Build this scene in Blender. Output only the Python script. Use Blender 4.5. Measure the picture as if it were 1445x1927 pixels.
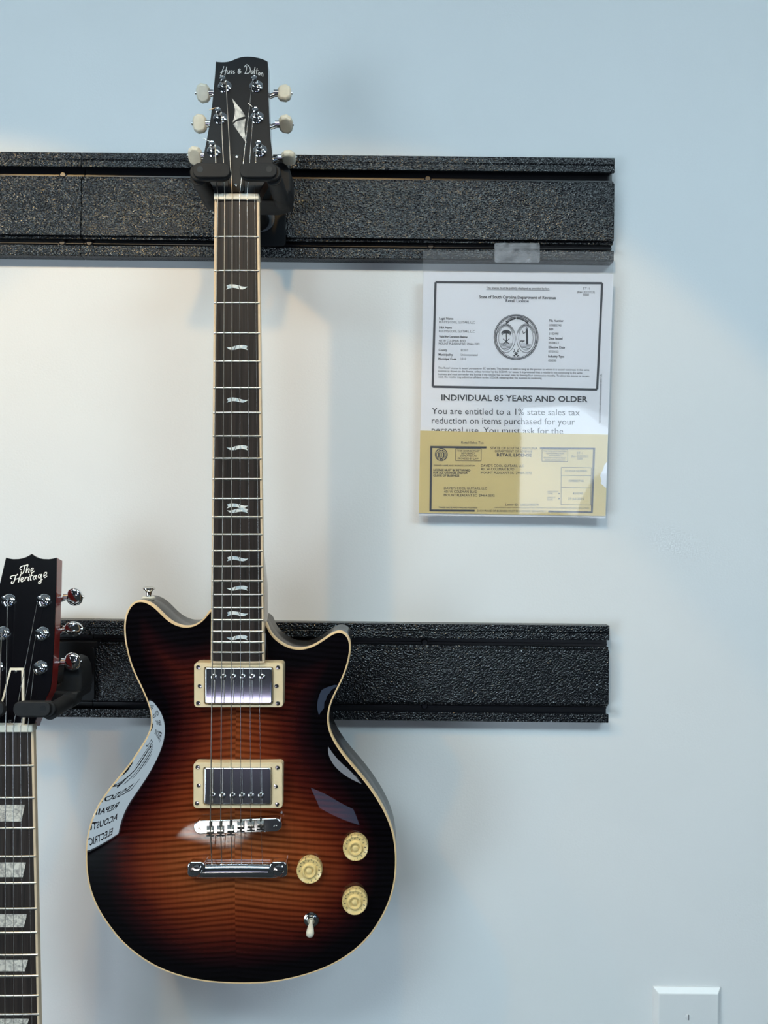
import bpy, bmesh, math, random
import numpy as np
from mathutils import Vector, Matrix
from mathutils.geometry import delaunay_2d_cdt

random.seed(7)
S = bpy.context.scene
for o in list(bpy.data.objects):
    bpy.data.objects.remove(o)

# ------------------------------------------------------------------ camera
F, CX, CY = 1447.0, 722.5, 963.5        # focal length in pixels of the 1445x1927 frame
D = 0.89                                # distance from the wall (m)
HC = 1.5                                # camera height
ROLL = 0.0105
cr, sr = math.cos(ROLL), math.sin(ROLL)
cam_d = bpy.data.cameras.new('camera')
cam_d.sensor_fit = 'VERTICAL'
cam_d.sensor_height = 36.0
cam_d.lens = F / 1927.0 * 36.0
cam_d.clip_start = 0.02
cam = bpy.data.objects.new('camera', cam_d)
S.collection.objects.link(cam)
cam.matrix_world = Matrix(((cr, -sr, 0, 0), (0, 0, -1, -D), (sr, cr, 0, HC), (0, 0, 0, 1)))
S.camera = cam

# ------------------------------------------------------------------ world, lights, exposure
S.view_settings.view_transform = 'Standard'
S.view_settings.look = 'None'
S.view_settings.gamma = 1.0
S.view_settings.use_curve_mapping = False
S.view_settings.exposure = 0.38
wd = bpy.data.worlds.new('world')
S.world = wd
wd.use_nodes = True
wd.node_tree.nodes['Background'].inputs[0].default_value = (0.55, 0.72, 0.9, 1)
wd.node_tree.nodes['Background'].inputs[1].default_value = 0.6

WARM = (1.0, 0.63, 0.22)
COOL = (0.70, 0.88, 1.0)
SPOT1 = 9.6      # left track lamp
SPOT2 = 5.4       # lamp above the camera
SUN = 55.0
PANEL_FILL = 14.5       # unseen ceiling panels, added for cool ambient fill
PANE = 8.5        # daylight seen through the shop windows


def spot(name, loc, aim, power, angle, blend, radius=0.022, col=WARM):
    ld = bpy.data.lights.new(name, 'SPOT')
    ld.energy = power
    ld.color = col
    ld.spot_size = math.radians(angle)
    ld.spot_blend = blend
    ld.shadow_soft_size = radius
    o = bpy.data.objects.new(name, ld)
    S.collection.objects.link(o)
    o.location = loc
    o.rotation_euler = (Vector(aim) - Vector(loc)).to_track_quat('-Z', 'Y').to_euler()
    return o


spot('track_lamp_light', (-0.68, -0.72, 2.21), (-0.45, 0, 1.12), SPOT1, 70, 0.07)
spot('added_warm_fill_light', (-1.35, -0.72, 2.21), (-0.52, 0, 0.95), 4.0, 60, 0.5)  # unseen warm fill, added for the lower left of the wall
spot('ceiling_lamp_light', (-0.04, -0.72, 2.21), (-0.05, 0, 1.12), SPOT2, 70, 0.07)


def area(name, loc, aim, sx, sy, power, col):
    ld = bpy.data.lights.new(name, 'AREA')
    ld.shape = 'RECTANGLE'
    ld.size, ld.size_y = sx, sy
    ld.energy = power
    ld.color = col
    o = bpy.data.objects.new(name, ld)
    S.collection.objects.link(o)
    o.location = loc
    o.rotation_euler = (Vector(aim) - Vector(loc)).to_track_quat('-Z', 'Y').to_euler()
    return o


# ------------------------------------------------------------------ coordinate helpers
def I(px, py, d):
    """point at pixel (px,py) lying d metres in front of the wall; frame parallel to the picture, origin under the lens"""
    k = (D - d) / F
    return Vector(((px - CX) * k, -d, (CY - py) * k))


def W(px, py, d):
    v = I(px, py, d)
    return Vector((v.x * cr - v.z * sr, v.y, HC + v.x * sr + v.z * cr))


def plane_hit(px, py, p0, n, e=0.0):
    c = Vector((0, -D, 0))
    r = Vector(((px - CX) / F, 1, (CY - py) / F))
    t = (p0 - c).dot(n) / r.dot(n)
    return c + r * t + n * e


# ------------------------------------------------------------------ object helpers
def link(o):
    S.collection.objects.link(o)
    return o


def tag(o, label=None, cat=None, group=None, kind=None):
    if label: o['label'] = label
    if cat: o['category'] = cat
    if group: o['group'] = group
    if kind: o['kind'] = kind
    return o


class Root:
    """an Empty at a thing's base whose axes follow the picture frame; q() gives its local coordinates"""
    def __init__(self, name, base, label=None, cat=None, group=None):
        self.base = base
        self.o = link(bpy.data.objects.new(name, None))
        self.o.empty_display_size = 0.05
        self.o.location = (base.x * cr - base.z * sr, base.y, HC + base.x * sr + base.z * cr)
        self.o.rotation_euler = (0, -ROLL, 0)
        tag(self.o, label, cat, group)

    def q(self, v):
        return v - self.base

    def p(self, px, py, d):
        return I(px, py, d) - self.base


class MB:
    def __init__(self):
        self.v, self.f = [], []

    def add(self, vs, fs, m=None):
        b = len(self.v)
        for p in vs:
            p = Vector(p)
            self.v.append(m @ p if m else p)
        for f in fs:
            self.f.append([b + i for i in f])
        return self

    def box(self, a, b, m=None):
        x0, y0, z0 = a
        x1, y1, z1 = b
        vs = [(x0, y0, z0), (x1, y0, z0), (x1, y1, z0), (x0, y1, z0), (x0, y0, z1), (x1, y0, z1), (x1, y1, z1), (x0, y1, z1)]
        fs = [(0, 3, 2, 1), (4, 5, 6, 7), (0, 1, 5, 4), (1, 2, 6, 5), (2, 3, 7, 6), (3, 0, 4, 7)]
        return self.add(vs, fs, m)

    def lathe(self, o, ax, prof, n=32, cap=True):
        ax = Vector(ax).normalized()
        t = Vector((0, 0, 1)) if abs(ax.z) < 0.9 else Vector((1, 0, 0))
        a = ax.cross(t).normalized()
        b = ax.cross(a)
        vs, fs = [], []
        for r, h in prof:
            for i in range(n):
                w = 2 * math.pi * i / n
                vs.append(Vector(o) + ax * h + (a * math.cos(w) + b * math.sin(w)) * r)
        for j in range(len(prof) - 1):
            for i in range(n):
                k = (i + 1) % n
                fs.append((j * n + i, j * n + k, (j + 1) * n + k, (j + 1) * n + i))
        if cap:
            fs.append(tuple(range(n - 1, -1, -1)))
            fs.append(tuple((len(prof) - 1) * n + i for i in range(n)))
        return self.add(vs, fs)

    def cyl(self, a, b, r, r2=None, n=20):
        a, b = Vector(a), Vector(b)
        return self.lathe(a, b - a, [(r, 0), (r if r2 is None else r2, (b - a).length)], n)

    def tube(self, pts, r, n=8):
        pts = [Vector(p) for p in pts]
        vs, fs = [], []
        for i, p in enumerate(pts):
            t = (pts[min(i + 1, len(pts) - 1)] - pts[max(i - 1, 0)]).normalized()
            u = t.cross(Vector((0, 1, 0)))
            if u.length < 1e-4: u = t.cross(Vector((1, 0, 0)))
            u.normalize()
            w = t.cross(u)
            rr = r[i] if isinstance(r, (list, tuple)) else r
            for k in range(n):
                a = 2 * math.pi * k / n
                vs.append(p + (u * math.cos(a) + w * math.sin(a)) * rr)
        for i in range(len(pts) - 1):
            for k in range(n):
                m = (k + 1) % n
                fs.append((i * n + k, i * n + m, (i + 1) * n + m, (i + 1) * n + k))
        fs.append(tuple(range(n - 1, -1, -1)))
        fs.append(tuple((len(pts) - 1) * n + k for k in range(n)))
        return self.add(vs, fs)

    def loft(self, rings, closed=True, cap0=True, cap1=True):
        n = len(rings[0])
        vs = [p for r in rings for p in r]
        fs = []
        for j in range(len(rings) - 1):
            for i in range(n if closed else n - 1):
                k = (i + 1) % n
                fs.append((j * n + i, j * n + k, (j + 1) * n + k, (j + 1) * n + i))
        if cap0: fs.append(tuple(range(n - 1, -1, -1)))
        if cap1: fs.append(tuple((len(rings) - 1) * n + i for i in range(n)))
        return self.add(vs, fs)

    def build(self, name, mat, parent=None, bevel=0, segs=2, sharp=35, attr=None, fix=True):
        me = bpy.data.meshes.new(name)
        me.from_pydata([tuple(p) for p in self.v], [], self.f)
        if fix:
            bm = bmesh.new()
            bm.from_mesh(me)
            bmesh.ops.recalc_face_normals(bm, faces=bm.faces)
            bm.to_mesh(me)
            bm.free()
        me.materials.append(mat)
        for p in me.polygons:
            p.use_smooth = True
        me.set_sharp_from_angle(angle=math.radians(sharp))
        if attr:
            a = me.attributes.new(attr[0], 'FLOAT', 'POINT')
            a.data.foreach_set('value', attr[1])
        o = link(bpy.data.objects.new(name, me))
        if parent: o.parent = parent
        if bevel:
            md = o.modifiers.new('bevel', 'BEVEL')
            md.width = bevel
            md.segments = segs
            md.limit_method = 'ANGLE'
            md.angle_limit = math.radians(40)
        return o


def copy_to(o, name_parent, loc):
    c = link(o.copy())
    c.parent = name_parent
    c.location = loc
    return c


def spline(pts, n=6, closed=False):
    P = [np.array(p, float) for p in pts]
    N = len(P)
    out = []
    for i in range(N if closed else N - 1):
        if closed:
            a, b, c, d = P[(i - 1) % N], P[i], P[(i + 1) % N], P[(i + 2) % N]
        else:
            a, b, c, d = P[max(i - 1, 0)], P[i], P[i + 1], P[min(i + 2, N - 1)]
        for k in range(n):
            t = k / n
            out.append(0.5 * (2 * b + (c - a) * t + (2 * a - 5 * b + 4 * c - d) * t * t + (3 * b - a - 3 * c + d) * t ** 3))
    if not closed: out.append(P[-1])
    return out


def resample(pts, step, closed=True):
    P = [np.array(p, float) for p in pts]
    if closed: P = P + [P[0]]
    seg = [np.linalg.norm(P[i + 1] - P[i]) for i in range(len(P) - 1)]
    L = sum(seg)
    n = max(8, int(round(L / step)))
    cum = np.concatenate([[0], np.cumsum(seg)])
    A = np.array(P)
    t = np.linspace(0, L, n, endpoint=False) if closed else np.linspace(0, L, n)
    return np.stack([np.interp(t, cum, A[:, k]) for k in range(A.shape[1])], 1)


def smooth_closed(A, it):
    for _ in range(it):
        A = 0.5 * A + 0.25 * (np.roll(A, 1, 0) + np.roll(A, -1, 0))
    return A


def area2(A):
    x, y = A[:, 0], A[:, 1]
    return 0.5 * np.sum(x * np.roll(y, -1) - np.roll(x, -1) * y)


def inset(A, w):
    """A counter-clockwise closed outline moved inwards by w"""
    t = np.roll(A, -1, 0) - np.roll(A, 1, 0)
    t /= np.linalg.norm(t, axis=1)[:, None]
    n = np.stack([-t[:, 1], t[:, 0]], 1)
    return A + n * w


def rrect(x0, z0, x1, z1, r, n=6):
    out = []
    for cx, cz, a0 in ((x1 - r, z1 - r, 0), (x0 + r, z1 - r, 90), (x0 + r, z0 + r, 180), (x1 - r, z0 + r, 270)):
        for k in range(n + 1):
            a = math.radians(a0 + 90 * k / n)
            out.append((cx + r * math.cos(a), cz + r * math.sin(a)))
    return out


# ribbons: strokes drawn in pixels, mapped to a surface
def ribbon(mb, pts, w, fn, n=6, smooth=True, taper=False):
    A = spline(pts, n) if smooth and len(pts) > 2 else [np.array(p, float) for p in pts]
    L, Rr = [], []
    m = len(A)
    for i in range(m):
        t = A[min(i + 1, m - 1)] - A[max(i - 1, 0)]
        t = t / (np.linalg.norm(t) + 1e-9)
        nn = np.array((-t[1], t[0])) * w / 2
        L.append(fn(*(A[i] + nn)))
        Rr.append(fn(*(A[i] - nn)))
    vs = L + Rr
    mb.add(vs, [(i, i + 1, m + i + 1, m + i) for i in range(m - 1)])


def poly(mb, pts, fn):
    mb.add([fn(*p) for p in pts], [tuple(range(len(pts)))])


_tc = {}


def glyphs(s, bold=0.0):
    """flat outline mesh of a line of type: vertices in units of the cap height, width, faces"""
    key = (s, bold)
    if key in _tc: return _tc[key]
    c = bpy.data.curves.new('type', 'FONT')
    c.body = s
    c.resolution_u = 2
    c.offset = bold
    o = link(bpy.data.objects.new('type', c))
    dg = bpy.context.evaluated_depsgraph_get()
    dg.update()
    me = o.evaluated_get(dg).to_mesh()
    vs = [(v.co.x, v.co.y) for v in me.vertices]
    fs = [tuple(p.vertices) for p in me.polygons]
    o.evaluated_get(dg).to_mesh_clear()
    bpy.data.objects.remove(o)
    bpy.data.curves.remove(c)
    x0 = min(v[0] for v in vs)
    x1 = max(v[0] for v in vs)
    cap = 0.73
    vs = [((x - x0) / cap, y / cap) for x, y in vs]
    _tc[key] = (vs, (x1 - x0) / cap, fs)
    return _tc[key]


def text(mb, s, x, y, cap, fn, width=None, align='L', slope=0.0, bold=0.0, rot=None):
    """x,y: start of the base line in pixels (y down); cap: cap height in pixels"""
    vs, w, fs = glyphs(s, bold)
    kx = width / w if width else cap
    if align == 'C': x -= w * kx / 2
    if align == 'R': x -= w * kx
    out = []
    for a, b in vs:
        if rot is None:
            out.append(fn(x + a * kx, y - b * cap + slope * a * kx))
        else:
            c, s_ = math.cos(rot), math.sin(rot)
            out.append(fn(x + a * kx * c + b * cap * s_, y + a * kx * s_ - b * cap * c))
    mb.add(out, fs)


# ------------------------------------------------------------------ materials
class Mat:
    def __init__(self, name):
        self.m = bpy.data.materials.new(name)
        self.m.use_nodes = True
        self.t = self.m.node_tree
        self.b = self.t.nodes['Principled BSDF']

    def n(self, kind, **kw):
        nd = self.t.nodes.new(kind)
        for k, v in kw.items():
            if k in nd.inputs.keys():
                nd.inputs[k].default_value = v
            else:
                setattr(nd, k, v)
        return nd

    def l(self, a, b):
        self.t.links.new(a, b)

    def set(self, **kw):
        for k, v in kw.items():
            self.b.inputs[k.replace('_', ' ')].default_value = v
        return self


def mat(name, col, rough=0.5, metal=0.0, coat=0.0, coat_rough=0.03, spec=0.5, noise=0.0, nscale=40, bump=0.0, bscale=200, bdist=0.001, sss=0.0):
    M = Mat(name)
    M.set(Roughness=rough, Metallic=metal)
    M.b.inputs['Coat Weight'].default_value = coat
    M.b.inputs['Coat Roughness'].default_value = coat_rough
    M.b.inputs['Specular IOR Level'].default_value = spec
    tc = M.n('ShaderNodeTexCoord')
    nz = M.n('ShaderNodeTexNoise', Scale=nscale, Detail=4.0)
    M.l(tc.outputs['Object'], nz.inputs['Vector'])
    rp = M.n('ShaderNodeValToRGB')
    c = Vector(col[:3])
    rp.color_ramp.elements[0].color = (*(c * (1 - noise)), 1)
    rp.color_ramp.elements[1].color = (*(c * (1 + noise)), 1)
    rp.color_ramp.elements[0].position = 0.3
    rp.color_ramp.elements[1].position = 0.7
    M.l(nz.outputs['Fac'], rp.inputs['Fac'])
    M.l(rp.outputs['Color'], M.b.inputs['Base Color'])
    if bump:
        n2 = M.n('ShaderNodeTexNoise', Scale=bscale, Detail=3.0)
        M.l(tc.outputs['Object'], n2.inputs['Vector'])
        bp = M.n('ShaderNodeBump', Strength=bump, Distance=bdist)
        M.l(n2.outputs['Fac'], bp.inputs['Height'])
        M.l(bp.outputs['Normal'], M.b.inputs['Normal'])
    return M.m


def emit(name, col, strength):
    M = Mat(name)
    M.t.nodes.remove(M.b)
    e = M.n('ShaderNodeEmission', Strength=strength)
    e.inputs['Color'].default_value = (*col, 1)
    M.l(e.outputs[0], M.t.nodes['Material Output'].inputs[0])
    return M.m


m_wall = mat('wall_paint', (0.80, 0.81, 0.82), 0.55, noise=0.012, nscale=6, bump=0.25, bscale=420, bdist=0.0006, spec=0.3)
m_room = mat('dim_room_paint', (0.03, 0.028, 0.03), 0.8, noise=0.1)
m_ceil = mat('ceiling_paint', (0.42, 0.43, 0.44), 0.9, noise=0.05)
m_floor = mat('floor_boards', (0.008, 0.007, 0.006), 0.8, noise=0.3, nscale=8)
m_frame = mat('dark_metal_frame', (0.03, 0.03, 0.035), 0.4, 0.6)
m_pane = emit('daylight_pane', COOL, PANE)
m_pave = emit('daylight_on_pavement', (0.42, 0.62, 1.0), 1.2)
m_sky = emit('daylight_sky', (0.76, 0.88, 1.0), 4.0)
m_door = emit('daylight_in_door_glass', (0.74, 0.70, 1.0), 3.5)
m_fill = emit('fill_panel_glow', (0.68, 0.90, 1.0), PANEL_FILL)
m_letter = mat('window_lettering', (0.01, 0.01, 0.03), 0.5)

# textured black plastic of the rails
M = Mat('textured_black_plastic')
M.set(Roughness=0.16)
M.b.inputs['Specular IOR Level'].default_value = 0.75
M.b.inputs['Base Color'].default_value = (0.004, 0.005, 0.007, 1)
tc = M.n('ShaderNodeTexCoord')
n1 = M.n('ShaderNodeTexNoise', Scale=430.0, Detail=2.0, Roughness=0.6, Distortion=0.6)
n2 = M.n('ShaderNodeTexVoronoi', Scale=520.0)
mx = M.n('ShaderNodeMath', operation='ADD')
M.l(tc.outputs['Object'], n1.inputs['Vector'])
M.l(tc.outputs['Object'], n2.inputs['Vector'])
M.l(n1.outputs['Fac'], mx.inputs[0])
M.l(n2.outputs['Distance'], mx.inputs[1])
bp = M.n('ShaderNodeBump', Strength=0.75, Distance=0.0011)
M.l(mx.outputs[0], bp.inputs['Height'])
M.l(bp.outputs['Normal'], M.b.inputs['Normal'])
m_rail = M.m
m_groove = mat('groove_black_plastic', (0.008, 0.008, 0.011), 0.35)

# flamed sunburst lacquer
M = Mat('flamed_sunburst_lacquer')
M.set(Roughness=0.45)
M.b.inputs['Specular IOR Level'].default_value = 0.0
M.b.inputs['Coat Weight'].default_value = 1.0
M.b.inputs['Coat Roughness'].default_value = 0.015
M.b.inputs['Coat IOR'].default_value = 1.5
at = M.n('ShaderNodeAttribute', attribute_name='edge_distance')
mr = M.n('ShaderNodeMapRange')
mr.inputs['From Max'].default_value = 0.125
M.l(at.outputs['Fac'], mr.inputs['Value'])
nzb = M.n('ShaderNodeTexNoise', Scale=14.0, Detail=2.0)
tc = M.n('ShaderNodeTexCoord')
M.l(tc.outputs['Object'], nzb.inputs['Vector'])
wob = M.n('ShaderNodeMath', operation='MULTIPLY_ADD')
M.l(nzb.outputs['Fac'], wob.inputs[0])
wob.inputs[1].default_value = 0.14
M.l(mr.outputs['Result'], wob.inputs[2])
sub = M.n('ShaderNodeMath', operation='SUBTRACT')
M.l(wob.outputs[0], sub.inputs[0])
sub.inputs[1].default_value = 0.07
rp = M.n('ShaderNodeValToRGB')
cr_ = rp.color_ramp
BURST = [(0.0, (0.0025, 0.002, 0.003)), (0.12, (0.003, 0.002, 0.003)), (0.22, (0.016, 0.003, 0.004)), (0.36, (0.066, 0.009, 0.005)),
         (0.55, (0.165, 0.029, 0.009)), (0.80, (0.255, 0.062, 0.017)), (1.0, (0.29, 0.078, 0.023))]
cr_.elements[0].position, cr_.elements[0].color = BURST[0][0], (*BURST[0][1], 1)
cr_.elements[1].position, cr_.elements[1].color = BURST[-1][0], (*BURST[-1][1], 1)
for p_, c_ in BURST[1:-1]:
    e = cr_.elements.new(p_)
    e.color = (*c_, 1)
M.l(sub.outputs[0], rp.inputs['Fac'])
sx = M.n('ShaderNodeSeparateXYZ')
M.l(tc.outputs['Object'], sx.inputs[0])
ab = M.n('ShaderNodeMath', operation='ABSOLUTE')
cxn = M.n('ShaderNodeMath', operation='SUBTRACT')
cxn.inputs[1].default_value = 0.0015
M.l(sx.outputs['X'], cxn.inputs[0])
M.l(cxn.outputs[0], ab.inputs[0])
sgn = M.n('ShaderNodeMath', operation='SIGN')
M.l(cxn.outputs[0], sgn.inputs[0])
shift = M.n('ShaderNodeMath', operation='MULTIPLY_ADD')        # the two halves differ a little
M.l(sgn.outputs[0], shift.inputs[0])
shift.inputs[1].default_value = 0.0011
M.l(sx.outputs['Z'], shift.inputs[2])
ph = M.n('ShaderNodeMath', operation='MULTIPLY_ADD')
M.l(ab.outputs[0], ph.inputs[0])
ph.inputs[1].default_value = 0.10
M.l(shift.outputs[0], ph.inputs[2])
cb = M.n('ShaderNodeCombineXYZ')
M.l(ab.outputs[0], cb.inputs['X'])
M.l(ph.outputs[0], cb.inputs['Z'])
mpg = M.n('ShaderNodeMapping')
mpg.inputs['Scale'].default_value = (14.0, 1.0, 170.0)
M.l(cb.outputs[0], mpg.inputs['Vector'])
fl = M.n('ShaderNodeTexNoise', Scale=1.0, Detail=2.0, Roughness=0.5, Distortion=0.35)
M.l(mpg.outputs[0], fl.inputs['Vector'])
mpw = M.n('ShaderNodeMapping')
mpw.inputs['Scale'].default_value = (0.22, 1.0, 1.0)
M.l(cb.outputs[0], mpw.inputs['Vector'])
wv = M.n('ShaderNodeTexWave', wave_type='BANDS', bands_direction='Z')
wv.inputs['Scale'].default_value = 56.0
wv.inputs['Distortion'].default_value = 5.5
wv.inputs['Detail'].default_value = 2.0
wv.inputs['Detail Scale'].default_value = 0.55
M.l(mpw.outputs[0], wv.inputs['Vector'])
fmix = M.n('ShaderNodeMix', data_type='FLOAT')
fmix.inputs[0].default_value = 0.42
M.l(fl.outputs['Fac'], fmix.inputs[2])
M.l(wv.outputs['Fac'], fmix.inputs[3])
fr = M.n('ShaderNodeValToRGB')
fr.color_ramp.elements[0].position, fr.color_ramp.elements[0].color = 0.26, (0.46, 0.40, 0.38, 1)
fr.color_ramp.elements[1].position, fr.color_ramp.elements[1].color = 0.64, (1.10, 1.12, 1.16, 1)
M.l(fmix.outputs[0], fr.inputs['Fac'])
mp2 = M.n('ShaderNodeMapping')
mp2.inputs['Scale'].default_value = (420.0, 1.0, 18.0)
M.l(cb.outputs[0], mp2.inputs['Vector'])
gr = M.n('ShaderNodeTexNoise', Scale=1.0, Detail=2.0)
M.l(mp2.outputs[0], gr.inputs['Vector'])
gr2 = M.n('ShaderNodeMapRange')
gr2.inputs['To Min'].default_value = 0.85
gr2.inputs['To Max'].default_value = 1.15
M.l(gr.outputs['Fac'], gr2.inputs['Value'])
ml = M.n('ShaderNodeMix', data_type='RGBA', blend_type='MULTIPLY')
ml.inputs['Factor'].default_value = 1.0
M.l(rp.outputs['Color'], ml.inputs[6])
M.l(fr.outputs['Color'], ml.inputs[7])
ml2 = M.n('ShaderNodeMix', data_type='RGBA', blend_type='MULTIPLY')
ml2.inputs['Factor'].default_value = 1.0
M.l(ml.outputs[2], ml2.inputs[6])
M.l(gr2.outputs['Result'], ml2.inputs[7])
M.l(ml2.outputs[2], M.b.inputs['Base Color'])
m_burst = M.m

m_side = mat('black_gloss_lacquer', (0.010, 0.007, 0.007), 0.16, spec=0.16)
m_bind = mat('cream_binding', (0.78, 0.55, 0.30), 0.35, coat=0.6, noise=0.06, nscale=60)
m_bind2 = mat('aged_cream_binding', (0.72, 0.56, 0.38), 0.4, noise=0.06, nscale=60)
m_cream = mat('cream_plastic', (0.80, 0.64, 0.40), 0.38, coat=0.2, noise=0.05, nscale=80)
m_knob = mat('cream_knob_plastic', (0.80, 0.60, 0.26), 0.32, coat=0.4, noise=0.08, nscale=120)
m_ivory = mat('ivory_plastic', (0.74, 0.70, 0.58), 0.35, coat=0.2, noise=0.08, nscale=150)
m_bone = mat('bone_white', (0.80, 0.74, 0.62), 0.45, noise=0.08, nscale=150)
m_chrome = mat('chrome', (0.86, 0.87, 0.89), 0.05, 1.0)
m_nickel = mat('polished_nickel', (0.80, 0.78, 0.74), 0.09, 1.0)
m_fret = mat('fret_wire', (0.82, 0.78, 0.70), 0.28, 1.0)
m_wound = mat('wound_string', (0.50, 0.45, 0.39), 0.32, 1.0, noise=0.1, nscale=900)
m_plain = mat('plain_steel_string', (0.62, 0.60, 0.58), 0.25, 1.0)
m_headface = mat('black_headstock_veneer', (0.006, 0.006, 0.008), 0.45, spec=0.28)
m_headgloss = mat('black_gloss_veneer', (0.004, 0.004, 0.006), 0.15, spec=0.4)
m_neck = mat('dark_neck_lacquer', (0.055, 0.030, 0.022), 0.3, coat=1.0, coat_rough=0.04, noise=0.2)
m_cherry = mat('cherry_red_lacquer', (0.20, 0.012, 0.010), 0.3, coat=1.0, coat_rough=0.03, noise=0.15)
m_ink = mat('black_ink', (0.015, 0.015, 0.025), 0.6)
m_silver = mat('silver_logo_inlay', (0.66, 0.66, 0.66), 0.35, 0.5)
m_whitelogo = mat('white_logo_inlay', (0.85, 0.84, 0.80), 0.4)
m_coverblk = mat('matt_black_cover', (0.014, 0.013, 0.013), 0.5, spec=0.3, bump=0.15, bscale=700)
m_hang = mat('hanger_dark_rubber', (0.016, 0.017, 0.019), 0.6, spec=0.25, noise=0.15, nscale=90, bump=0.15, bscale=900, bdist=0.0004)
m_hangmetal = mat('hanger_black_steel', (0.006, 0.007, 0.009), 0.4, spec=0.3)
m_washer = mat('grey_washer', (0.12, 0.13, 0.15), 0.5, 0.4)
m_paper = mat('white_paper', (0.92, 0.92, 0.97), 0.7, noise=0.015, nscale=12)
m_yellow = mat('yellow_card', (0.74, 0.58, 0.24), 0.7, noise=0.04, nscale=25)
m_plate = mat('white_plate_plastic', (0.80, 0.81, 0.82), 0.35, noise=0.01)

# rosewood fretboard
M = Mat('rosewood')
M.set(Roughness=0.5)
M.b.inputs['Specular IOR Level'].default_value = 0.3
tc = M.n('ShaderNodeTexCoord')
mp = M.n('ShaderNodeMapping')
mp.inputs['Scale'].default_value = (500, 60, 14)
M.l(tc.outputs['Object'], mp.inputs['Vector'])
nz = M.n('ShaderNodeTexNoise', Scale=1.0, Detail=4.0)
M.l(mp.outputs[0], nz.inputs['Vector'])
rp = M.n('ShaderNodeValToRGB')
rp.color_ramp.elements[0].position, rp.color_ramp.elements[0].color = 0.3, (0.010, 0.007, 0.006, 1)
rp.color_ramp.elements[1].position, rp.color_ramp.elements[1].color = 0.72, (0.036, 0.026, 0.022, 1)
M.l(nz.outputs['Fac'], rp.inputs['Fac'])
M.l(rp.outputs['Color'], M.b.inputs['Base Color'])
m_rose = M.m

# pearl
def pearl(name, scale, a, b):
    M = Mat(name)
    M.set(Roughness=0.25)
    M.b.inputs['Coat Weight'].default_value = 0.6
    tc = M.n('ShaderNodeTexCoord')
    nz = M.n('ShaderNodeTexNoise', Scale=scale, Detail=3.0, Distortion=2.0)
    M.l(tc.outputs['Object'], nz.inputs['Vector'])
    rp = M.n('ShaderNodeValToRGB')
    rp.color_ramp.elements[0].position, rp.color_ramp.elements[0].color = 0.35, (*a, 1)
    rp.color_ramp.elements[1].position, rp.color_ramp.elements[1].color = 0.62, (*b, 1)
    M.l(nz.outputs['Fac'], rp.inputs['Fac'])
    M.l(rp.outputs['Color'], M.b.inputs['Base Color'])
    return M.m


m_pearl = pearl('white_pearl', 120, (0.50, 0.62, 0.70), (0.86, 0.88, 0.86))
m_pearl2 = pearl('grey_pearl', 160, (0.36, 0.34, 0.32), (0.82, 0.78, 0.70))
m_abalone = pearl('silvery_shell', 60, (0.28, 0.28, 0.28), (0.85, 0.83, 0.78))

# clear film
M = Mat('clear_film')
M.t.nodes.remove(M.b)
tr = M.n('ShaderNodeBsdfTransparent')
tr.inputs[0].default_value = (0.985, 0.985, 0.988, 1)
gl = M.n('ShaderNodeBsdfGlossy', Roughness=0.03)
fz0 = M.n('ShaderNodeLayerWeight', Blend=0.5)
fz1 = M.n('ShaderNodeMath', operation='POWER')
fz1.inputs[1].default_value = 4.0
M.l(fz0.outputs['Facing'], fz1.inputs[0])
fz = M.n('ShaderNodeMath', operation='MULTIPLY_ADD')
M.l(fz1.outputs[0], fz.inputs[0])
fz.inputs[1].default_value = 0.9
fz.inputs[2].default_value = 0.045
tcf = M.n('ShaderNodeTexCoord')
nf = M.n('ShaderNodeTexNoise', Scale=9.0, Detail=1.0)
M.l(tcf.outputs['Object'], nf.inputs['Vector'])
bf = M.n('ShaderNodeBump', Strength=0.10, Distance=0.004)
M.l(nf.outputs['Fac'], bf.inputs['Height'])
M.l(bf.outputs['Normal'], gl.inputs['Normal'])
df = M.n('ShaderNodeBsdfDiffuse')
df.inputs[0].default_value = (0.8, 0.83, 0.9, 1)
m1 = M.n('ShaderNodeMixShader')
m1.inputs[0].default_value = 0.04
M.l(tr.outputs[0], m1.inputs[1])
M.l(df.outputs[0], m1.inputs[2])
m2 = M.n('ShaderNodeMixShader')
M.l(fz.outputs[0], m2.inputs[0])
M.l(m1.outputs[0], m2.inputs[1])
M.l(gl.outputs[0], m2.inputs[2])
M.l(m2.outputs[0], M.t.nodes['Material Output'].inputs[0])
m_film = M.m

# ------------------------------------------------------------------ the room
X0, X1, Y0, ZC = -2.45, 3.2, -4.3, 2.95
T = 0.1


def slab(name, a, b, m):
    return tag(MB().box(a, b).build(name, m), kind='structure')


slab('wall_back', (X0 - T, 0, 0), (X1 + T, T, ZC), m_wall)
slab('wall_front', (X0 - T, Y0 - T, 0), (X1 + T, Y0, ZC), m_room)
slab('wall_left', (X0 - T, Y0, 0), (X0, 0, ZC), m_room)
slab('wall_right', (X1, Y0, 0), (X1 + T, 0, ZC), m_room)
slab('floor', (X0 - T, Y0 - T, -T), (X1 + T, T, 0), m_floor)
slab('ceiling', (X0 - T, Y0 - T, ZC), (X1 + T, T, ZC + T), m_ceil)


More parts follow.
